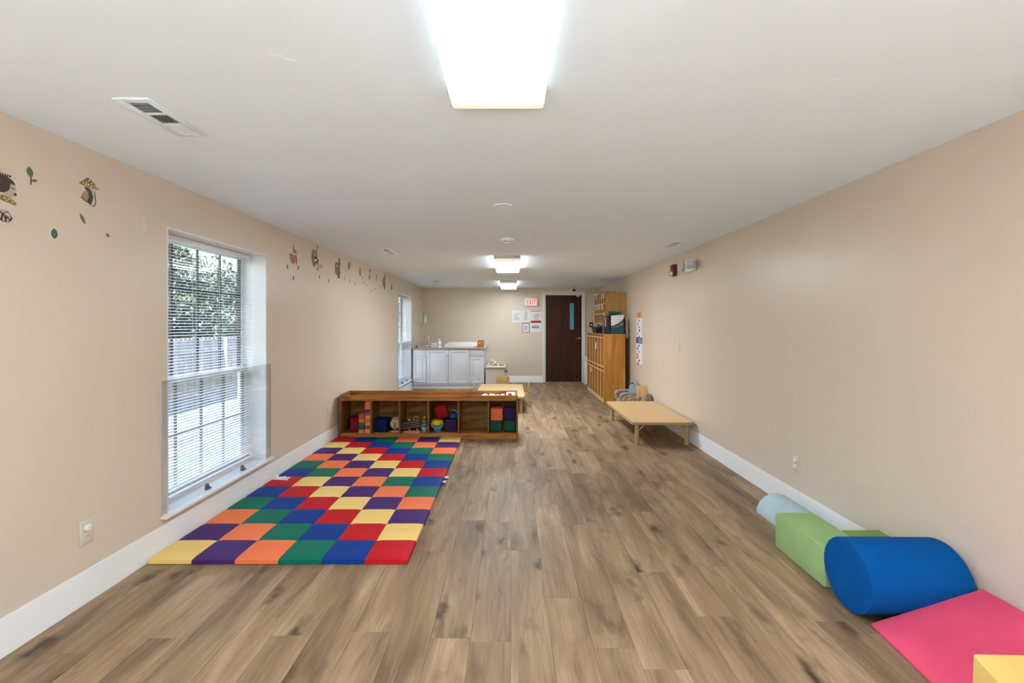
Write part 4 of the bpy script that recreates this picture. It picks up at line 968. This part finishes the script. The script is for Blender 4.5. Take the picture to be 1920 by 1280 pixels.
low_table(1.402,2.122,5.26,6.72,.272,'low maple toddler table standing by the right wall')
low_table(-.575,.222,7.15,8.68,.272,'low maple toddler table behind the toy shelf')
def chair_proto(label):
    T = empty('toddler_chair', (0,0,0), label, 'chair', 'small maple toddler chairs')
    w_, d_, sh, bh = .26, .25, .20, .415
    obj('seat', MB().box(-w_/2,w_/2,-d_/2,d_/2,sh-.014,sh,.006), m_chairw, T, local=True)
    pts = []
    for cx_, a0 in ((w_/2-.05,0),(-w_/2+.05,90)):
        for k in range(7): a_ = R(a0+15*k); pts.append((cx_+.05*math.cos(a_), bh-.05+.05*math.sin(a_)))
    bp = [(w_/2,.255)]+pts+[(-w_/2,.255)]
    obj('backrest', MB().prism(bp,'y',d_/2-.012,d_/2,.003).xf(Matrix.Translation((0,0,sh))@Matrix.Rotation(R(-7),4,'X')@Matrix.Translation((0,0,-sh))), m_chairw, T, local=True)
    for sx in (-1,1):
        obj('leg', MB().prism([(-d_/2+.01,0),(-d_/2+.045,0),(-d_/2+.05,sh-.014),(-d_/2+.01,sh-.014)],'x',sx*w_/2-.011-sx*.012,sx*w_/2+.011-sx*.012,.003), m_chairw, T, local=True)
        obj('leg', MB().prism([(d_/2+.012,0),(d_/2+.040,0),(d_/2-.002,sh-.014),(d_/2+.025,.28),(d_/2+.012,.28),(d_/2-.03,sh-.014)],'x',sx*w_/2-.011-sx*.012,sx*w_/2+.011-sx*.012), m_chairw, T, local=True)
    obj('stretcher', MB().box(-w_/2+.02,w_/2-.02,-.01,.01,.09,.115,.003), m_chairw, T, local=True)
    return T
c0 = chair_proto('small maple toddler chair at the far end of the table behind the toy shelf')
c0.location = (-.16,8.86,0); c0.rotation_euler.z = 0
for (x_, y_, rz, lb) in ((-.165,7.02,180,'small maple toddler chair at the table end nearest the toy shelf'),(.165,7.98,-90,'small maple toddler chair on the right side of the table, toward the aisle'),(-.505,7.98,90,'small maple toddler chair on the left side of the table, toward the base cabinet')):
    c = copy_tree(c0); c.location = (x_,y_,0); c.rotation_euler.z = R(rz); c['label'] = lb

# grey plastic seat and wooden seats behind the right table
gs = empty('grey_infant_seat', (1.93,7.62,0), 'grey moulded plastic infant seat with arms behind the low table', 'infant seat')
obj('seat_base', MB().box(1.80,2.10,7.44,7.80,.05,.16,.03,4), m_grey, gs)
for lx in (1.83,2.07):
    for ly in (7.47,7.77): obj('leg', MB().cyl((lx,ly,0),(lx,ly,.06),.022,.028), m_grey, gs)
bk_ = [(7.50,.14),(7.74,.14),(7.73,.30),(7.70,.40),(7.665,.445),(7.62,.46),(7.575,.445),(7.54,.40),(7.51,.30)]
obj('backrest', MB().prism(bk_,'x',2.035,2.085,.016).xf(Matrix.Translation((2.06,7.62,.14))@Matrix.Rotation(R(38),4,'Z')@Matrix.Rotation(R(3),4,'Y')@Matrix.Translation((-2.06,-7.62,-.14))), m_grey, gs)
obj('back_slot', MB().cyl((2.005,7.57,.425),(2.03,7.59,.425),.012), m_black, gs)
for ly in (7.43,7.79):
    obj('armrest', MB().tube([(2.08,ly,.275),(1.95,ly,.28),(1.84,ly,.275),(1.80,ly,.255),(1.785,ly,.21),(1.80,ly,.15)],.024,10), m_grey, gs)
wa = empty('wooden_armchair', (1.93,7.05,0), 'small wooden toddler armchair with bent arms and hand-hole back behind the low table', 'chair')
obj('seat', box(1.80,2.03,6.95,7.18,.16,.175,.005), m_chairw, wa)
for ly in (6.94,7.19):
    obj('bent_arm', MB().tube([(1.78,ly,.0),(1.775,ly,.16),(1.79,ly,.235),(1.83,ly,.272),(1.88,ly,.283),(1.93,ly,.272),(1.965,ly,.235),(1.985,ly,.16),(1.99,ly,.0)],.014,8), m_chairw, wa)
bp = MB(); 
ring_o = [(-.075,.16),(.075,.16),(.075,.43),(.065,.44),(-.065,.435),(-.075,.425)]
bp.box(-.075,-.028,-.007,.007,.15,.44,.003).box(.028,.075,-.007,.007,.15,.445,.003).box(-.028,.028,-.007,.007,.265,.4425).box(-.028,.028,-.007,.007,.15,.215)
M_ = Matrix.Translation((2.055,7.16,0))@Matrix.Rotation(R(-8),4,'Z')
obj('back_panel', bp.xf(M_), m_maple, wa)
pn = MB().prism([(-.12,0),(.12,0),(.12,.22)]+[(.12*math.cos(R(a_)),.22+.13*math.sin(R(a_))) for a_ in range(15,180,15)]+[(-.12,.22)],'x',-.012,.012,.004).xf(Matrix.Translation((2.095,6.955,.001))@Matrix.Rotation(R(3),4,'Y'))
obj('seat_back_panel', pn, mat('grey_brown_plastic',(.17,.14,.10,1),.5), label='grey-brown rounded seat panel leaning on the wall behind the low table', cat='panel')

# ------------------------------------------------------------------ soft foam climbers
m_lb = plushy('pale_blue_suede', (.46,.60,.65,1)); m_gn = plushy('lime_green_suede', (.33,.50,.215,1)); m_bl = plushy('royal_blue_suede', (.001,.088,.33,1))
m_pk = plushy('hot_pink_suede', (.80,.09,.185,1)); m_yw = plushy('butter_yellow_suede', (.76,.53,.17,1)); m_gn2 = plushy('olive_green_suede', (.22,.36,.08,1))
hc = [(1.978+.145*math.cos(R(a_)),.142*math.sin(R(a_))) for a_ in range(0,181,9)]
obj('foam_half_round', MB().prism(hc,'y',2.885,3.40,.004), m_lb, label='pale blue foam half-round lying along the right baseboard', cat='foam shape')
obj('foam_block', MB().box(1.668,1.904,2.42,2.875,0,.216,.008,3), m_gn, label='long lime green foam block between the half-round and the blue bolster', cat='foam shape')
obj('foam_step', MB().prism([(1.908,0),(2.125,0),(2.125,.216),(1.908,.216)],'y',2.42,2.63,.008), m_gn2, label='darker green foam block tucked against the wall behind the blue bolster', cat='foam shape')
r_ = .17; bo = MB().lathe([(.001,-.235),(r_*.5,-.236),(r_-.012,-.235),(r_-.003,-.231),(r_,-.222),(r_,.222),(r_-.003,.231),(r_-.012,.235),(.001,.235)],(0,0,0),48,'x')
ob = obj('foam_bolster', bo, m_bl, local=True, label='royal blue foam bolster cylinder lying against the right wall', cat='foam shape'); ob.location = (1.885,2.238,r_); ob.rotation_euler.z = R(-1)
def solid(name, v, f, mm, label, bev=.006):
    mb = MB(); vs, fs = mb._add(v, f); es = list({e for q in fs for e in q.edges})
    bmesh.ops.bevel(mb.bm, geom=es, offset=bev, segments=3, profile=.5, affect='EDGES', clamp_overlap=True)
    return obj(name, mb, mm, label=label, cat='foam shape')
solid('foam_wedge', [(1.672,2.114,0),(2.124,2.050,0),(2.124,1.60,0),(1.62,1.62,0),(1.672,2.114,.014),(2.124,2.050,.212),(2.124,1.60,.212),(1.62,1.62,.014)],
      [(3,2,1,0),(4,5,6,7),(0,1,5,4),(1,2,6,5),(2,3,7,6),(3,0,4,7)], m_pk, 'hot pink foam wedge ramp rising toward the right wall', .004)
solid('foam_ramp', [(1.615,1.60,0),(2.12,1.585,0),(2.12,1.0,0),(1.615,1.0,0),(1.62,1.597,.247),(2.12,1.582,.247),(2.12,1.0,.012),(1.615,1.0,.012)],
      [(3,2,1,0),(4,5,6,7),(0,1,5,4),(1,2,6,5),(2,3,7,6),(3,0,4,7)], m_yw, 'butter yellow foam ramp at the lower right corner', .006)

# ------------------------------------------------------------------ wall decals
def dm(name, c): return MATS.get(name) or mat(name, c, .55, var=.08, scale=30)
d_br = dm('decal_brown',(.065,.045,.035,1)); d_cr = dm('decal_cream',(.50,.43,.33,1)); d_ol = dm('decal_olive',(.25,.19,.04,1)); d_gn = dm('decal_leaf_green',(.14,.22,.04,1))
d_dg = dm('decal_dark_green',(.02,.11,.075,1)); d_or = dm('decal_orange',(.50,.14,.05,1)); d_gy = dm('decal_grey',(.20,.19,.18,1)); d_bk = dm('decal_black',(.02,.02,.025,1)); d_tk = dm('decal_trunk',(.13,.085,.045,1)); d_wh = dm('decal_white',(.72,.69,.62,1)); d_sl = dm('decal_slate',(.05,.06,.065,1)); d_tn = dm('decal_tan',(.42,.28,.15,1))
def ell(cx_, cy_, rx, ry, rot=0, n=16, a0=0, a1=360):
    p = []
    for k in range(n+ (1 if a1-a0<360 else 0)):
        a_ = R(a0+(a1-a0)*k/n); x_, y_ = rx*math.cos(a_), ry*math.sin(a_)
        p.append((cx_+x_*math.cos(rot)-y_*math.sin(rot), cy_+x_*math.sin(rot)+y_*math.cos(rot)))
    return p
def leafp(cx_, cy_, L, W, rot):
    p = []
    for k in range(9): t_ = k/8; p.append((W/2*math.sin(math.pi*t_)**.8, L*(t_-.5)))
    for k in range(7,0,-1): t_ = k/8; p.append((-W/2*math.sin(math.pi*t_)**.8, L*(t_-.5)))
    return [(cx_+q[0]*math.cos(rot)-q[1]*math.sin(rot), cy_+q[0]*math.sin(rot)+q[1]*math.cos(rot)) for q in p]
def line(a_, b_, w_):
    d_ = Vector((b_[0]-a_[0], b_[1]-a_[1])).normalized(); n_ = Vector((-d_.y,d_.x))*w_/2
    return [(a_[0]-n_.x,a_[1]-n_.y),(b_[0]-n_.x,b_[1]-n_.y),(b_[0]+n_.x,b_[1]+n_.y),(a_[0]+n_.x,a_[1]+n_.y)]
def decal(Y, Z, s, layers, label, group='animal and leaf wall decals', cat='decal'):
    mats_ = []; mb = MB(); 
    for k, (mm, poly) in enumerate(layers):
        if mm not in mats_: mats_.append(mm)
        mb.m = mats_.index(mm); mb.prism([(Y+p[0]*s, Z+p[1]*s) for p in poly],'x',XL+.0002,XL+.0006+.00035*k)
    return obj('wall_decal', mb, mats_, smooth=False, label=label, cat=cat, group=group)
hedge = [(d_cr, ell(.15,-.02,.34,.40,.4)), (d_br, ell(-.18,.12,.42,.40,0)), (d_br, [(-.2,.5),(.1,.5),(.36,.36),(.46,.2),(.1,.22),(0,.0)]), (d_bk, ell(.44,-.22,.06,.055)), (d_bk, line((.28,.03),(.4,-.0),.03)),
         (d_ol, [(-.6,-.28),(-.2,-.36),(.2,-.42),(.5,-.62),(.42,-.72),(-.1,-.62),(-.6,-.42)])]+[(d_wh, ell(x_,y_,.035,.03)) for x_,y_ in ((-.4,-.37),(-.2,-.43),(-.02,-.5),(.16,-.5),(.3,-.6),(.05,-.58))]+[(d_bk, line((x_,.5),(x_+.02,.58),.015)) for x_ in (-.3,-.2,-.1,0,.1,.2)]
decal(1.936,1.985,.095,hedge,'brown hedgehog decal on a spotted toadstool at the left edge of photo')
decal(2.043,2.066,.08,[(d_br,line((0,-.48),(0,.1),.07)),(d_gn,leafp(-.06,.2,.62,.36,.2)),(d_gn,leafp(.18,-.2,.34,.16,-1.2)),(d_dg,line((-.02,.0),(-.08,.4),.03))],'green two-leaf sprig decal beside the hedgehog')
por = [(d_ol,[(-.36,.26),(-.34,.2),(.36,.18),(.40,.24),(.25,.36),(.1,.48),(.0,.54),(-.1,.48),(-.22,.36)]),(d_cr,line((.1,.2),(.1,.0),.12)),(d_tn,[(-.3,-.24),(-.22,-.06),(-.1,.04),(.02,.0),(.0,-.38)]),(d_sl,[(-.16,.16),(.0,.16),(.12,.04),(.18,-.14),(.12,-.36),(.06,-.44),(-.08,-.36),(.0,-.2),(-.02,.0),(-.14,.08)]),(d_br,line((.06,-.44),(.2,-.48),.02)),(d_br,line((.2,-.48),(.28,-.3),.02)),(d_br,line((.28,-.3),(.22,.08),.02)),(d_br,line((-.3,-.26),(-.08,-.38),.02))]+[(d_wh,line((x_,y_),(x_+.015,y_+.05),.022)) for x_,y_ in ((-.22,.26),(-.1,.3),(0,.4),(.1,.32),(.2,.26),(-.03,.24),(.28,.22),(.08,.22),(-.13,.22),(.03,.48))]
decal(2.322,2.075,.14,por,'small animal under a mushroom cap decal, left of the near window')
decal(2.29,1.932,.058,[(d_gn,leafp(0,0,1,.34,.55)),(d_ol,line((.24,-.4),(-.2,.36),.06))],'olive green pod leaf decal below the mushroom decal')
decal(2.148,1.828,.05,[(d_dg,leafp(0,0,1,.62,0)),(m_grey,line((0,-.45),(0,.3),.03)),(m_grey,line((0,0),(.2,.12),.03)),(m_grey,line((0,-.1),(-.2,.05),.03))],'dark green veined leaf decal, lowest on the left')
ol = ell(0,0,.5,.5,0,18)
decal(1.936,1.861,.05,[(d_br,line(ol[k],ol[(k+1)%18],.03)) for k in range(18)]+[(d_br,line((-.4,.3),(.42,-.28),.03)),(d_br,line((.0,0),(.05,-.45),.03)),(d_br,line((-.2,.2),(-.3,-.4),.03)),(d_br,line((.05,.0),(.45,.08),.03)),(d_br,line((-.2,.2),(.2,.42),.03))],'brown outline leaf decal under the hedgehog')
decal(2.432,1.877,.03,[(m_grey,leafp(0,0,1,.6,1.1)),(d_dg,leafp(0,0,.7,.36,1.1))],'tiny pale green leaf decal, rightmost before the near window')
decal(2.673,1.993,.075,[(d_wh,[(-.18,.5),(.12,.46),(.14,-.1),(.35,.05),(.18,-.2),(.15,-.5),(-.12,-.5),(-.15,-.2)])],'torn white paper residue on the wall above the near window', cat='residue')
fox = [(d_or,[(-.5,.0),(-.2,.06),(.1,-.05),(.15,-.35),(.0,-.5),(-.3,-.48),(-.45,-.25)]),(d_or,[(-.2,.42),(.0,.38),(.25,.28),(.35,.1),(.1,.12),(-.05,.25)]),(d_tk,line((-.05,.1),(.0,.3),.06)),(d_tk,[(.12,.02),(.28,.02),(.35,-.25),(.32,-.5),(.25,-.5),(.2,-.2)]),(d_gn,line((-.05,.42),(.0,.55),.07))]
decal(4.518,2.091,.18,fox,'orange fox decal first to the right of the near window')
sloth = [(d_gy,ell(-.1,-.1,.32,.48,.1)),(d_cr,ell(.0,.2,.18,.16)),(d_bk,line((-.1,.27),(.1,.18),.07)),(d_bk,line((.0,-.1),(.28,-.02),.09)),(d_bk,line((0,-.34),(.3,-.28),.09)),(d_wh,ell(.08,-.2,.13,.08)),(d_tk,line((.38,.68),(.2,.3),.05)),(d_tk,line((.2,.3),(.3,-.2),.05)),(d_tk,line((.3,-.2),(.55,-.62),.05)),(d_bk,ell(.42,-.16,.06,.05))]
decal(5.0,2.15,.20,sloth,'grey raccoon decal climbing a thin branch')
bear = [(d_tk,[(.12,.5),(.3,.5),(.28,-.5),(.0,-.5)]),(d_ol,ell(-.12,-.05,.24,.34,.1)),(d_cr,ell(-.02,.12,.12,.08)),(d_bk,line((-.1,.2),(.05,.17),.05)),(d_tk,line((.05,.2),(.2,.24),.06)),(d_gn,leafp(.36,-.2,.12,.08,.5)),(d_gn,leafp(.36,.26,.1,.07,.5))]
decal(5.658,2.107,.25,bear,'olive bear decal hugging a brown tree trunk')
rac = [(d_gy,ell(-.15,-.1,.22,.42,-.15)),(d_cr,ell(.12,.15,.2,.18)),(d_bk,line((0,.2),(.3,.12),.08)),(d_bk,line((.15,-.2),(.3,-.05),.08)),(d_gy,[(.0,.38),(.1,.5),(.15,.35)]),(d_gy,[(.25,.35),(.34,.46),(.36,.3)])]
decal(6.069,2.187,.13,rac,'small grey raccoon decal right of the bear decal')
deer = [(d_tk,ell(.0,-.15,.2,.34,.25)),(d_tk,line((-.1,.1),(-.3,.45),.05)),(d_tk,line((.05,.15),(.1,.5),.05)),(d_tk,line((-.2,.3),(-.38,.28),.05)),(d_tk,line((.08,.35),(.28,.42),.05)),(d_cr,ell(.08,-.02,.1,.08)),(d_tk,line((.15,.15),(.36,.2),.08))]
decal(6.498,2.16,.13,deer,'brown deer decal with antlers')
fx2_ = [(d_or,[(-.2,-.1),(.1,.05),(.22,-.1),(.1,-.3),(-.05,-.55),(-.2,-.35)]),(d_tk,line((.05,.0),(.05,.3),.05)),(d_tk,ell(.05,.38,.18,.14))]
decal(6.94,2.163,.17,fx2_,'narrow orange fox decal below a brown toadstool')
decal(7.297,2.159,.11,[(d_gy,ell(-.05,-.05,.25,.42)),(d_cr,ell(.1,.05,.18,.2)),(d_bk,ell(-.0,.2,.06,.06)),(d_gy,line((.1,.2),(.4,.5),.04)),(d_gy,line((.2,.0),(.5,.25),.04))],'pale grey raccoon decal in mid wall')
decal(7.727,2.131,.25,bear[:4]+[(d_tk,line((.2,.5),(.26,.62),.06))],'second brown bear and trunk decal, nearer the far window')
decal(8.21,2.081,.16,[(d_tk,ell(.0,-.1,.18,.34,.2)),(d_tk,ell(-.05,.42,.1,.14)),(d_gn,leafp(.25,.0,.4,.16,-.2)),(d_br,line((-.05,.3),(.0,-.4),.04))],'small brown and green plant decal just before the far window')
rg = random.Random(9)
LEAVES = ((539,500,'left below the orange fox decal'),(559,502,'right below the orange fox decal'),(550,521,'lowest under the orange fox decal'),(595,504,'just below the climbing raccoon decal'),(602,499,'at the foot of the raccoon branch decal'),(599,519,'lowest under the climbing raccoon decal'),(616,526,'low between the climbing raccoon and the bear'),(646,522,'right below the olive bear decal'),(656,527,'below the small grey raccoon decal'),(666,532,'low between the small raccoon and the deer'),(680,521,'just below the deer decal'),(682,530,'second below the deer decal'),(687,535,'third below the deer decal'),(697,545,'low under the narrow fox decal'),(704,541,'under the pale grey raccoon decal'),(713,537,'left of the second bear trunk, upper one'),(714,549,'left of the second bear trunk, lower one'),(728,546,'between the second bear and the plant decal'),(735,551,'below the plant decal by the far window'))
for (u,v,wh) in LEAVES:
    Y = 1838.9/(958-u); Z = CAM_H-(v-609)*Y/853.33
    decal(Y,Z,.055 if u<610 else .048,[(rg.choice([d_gy,d_tk,d_ol,d_gn]),leafp(0,0,1,.5,rg.uniform(-.6,.6))),(d_br,line((0,-.4),(0,.3),.06))],'tiny leaf decal '+wh,'tiny leaf decals between the windows')
for (u,v,wh) in ((788,558,'highest'),(781,567,'second highest'),(776,580,'third highest'),(776.5,600,'lowest')):
    Y = 1838.9/(958-u); Z = CAM_H-(v-609)*Y/853.33
    decal(Y,Z,.08,[(rg.choice([d_gy,d_tk,d_ol]),leafp(0,0,1,.4,rg.uniform(-.4,.4)))],'tiny leaf decal right of the far window, '+wh+' of four','tiny leaf decals in the back corner')
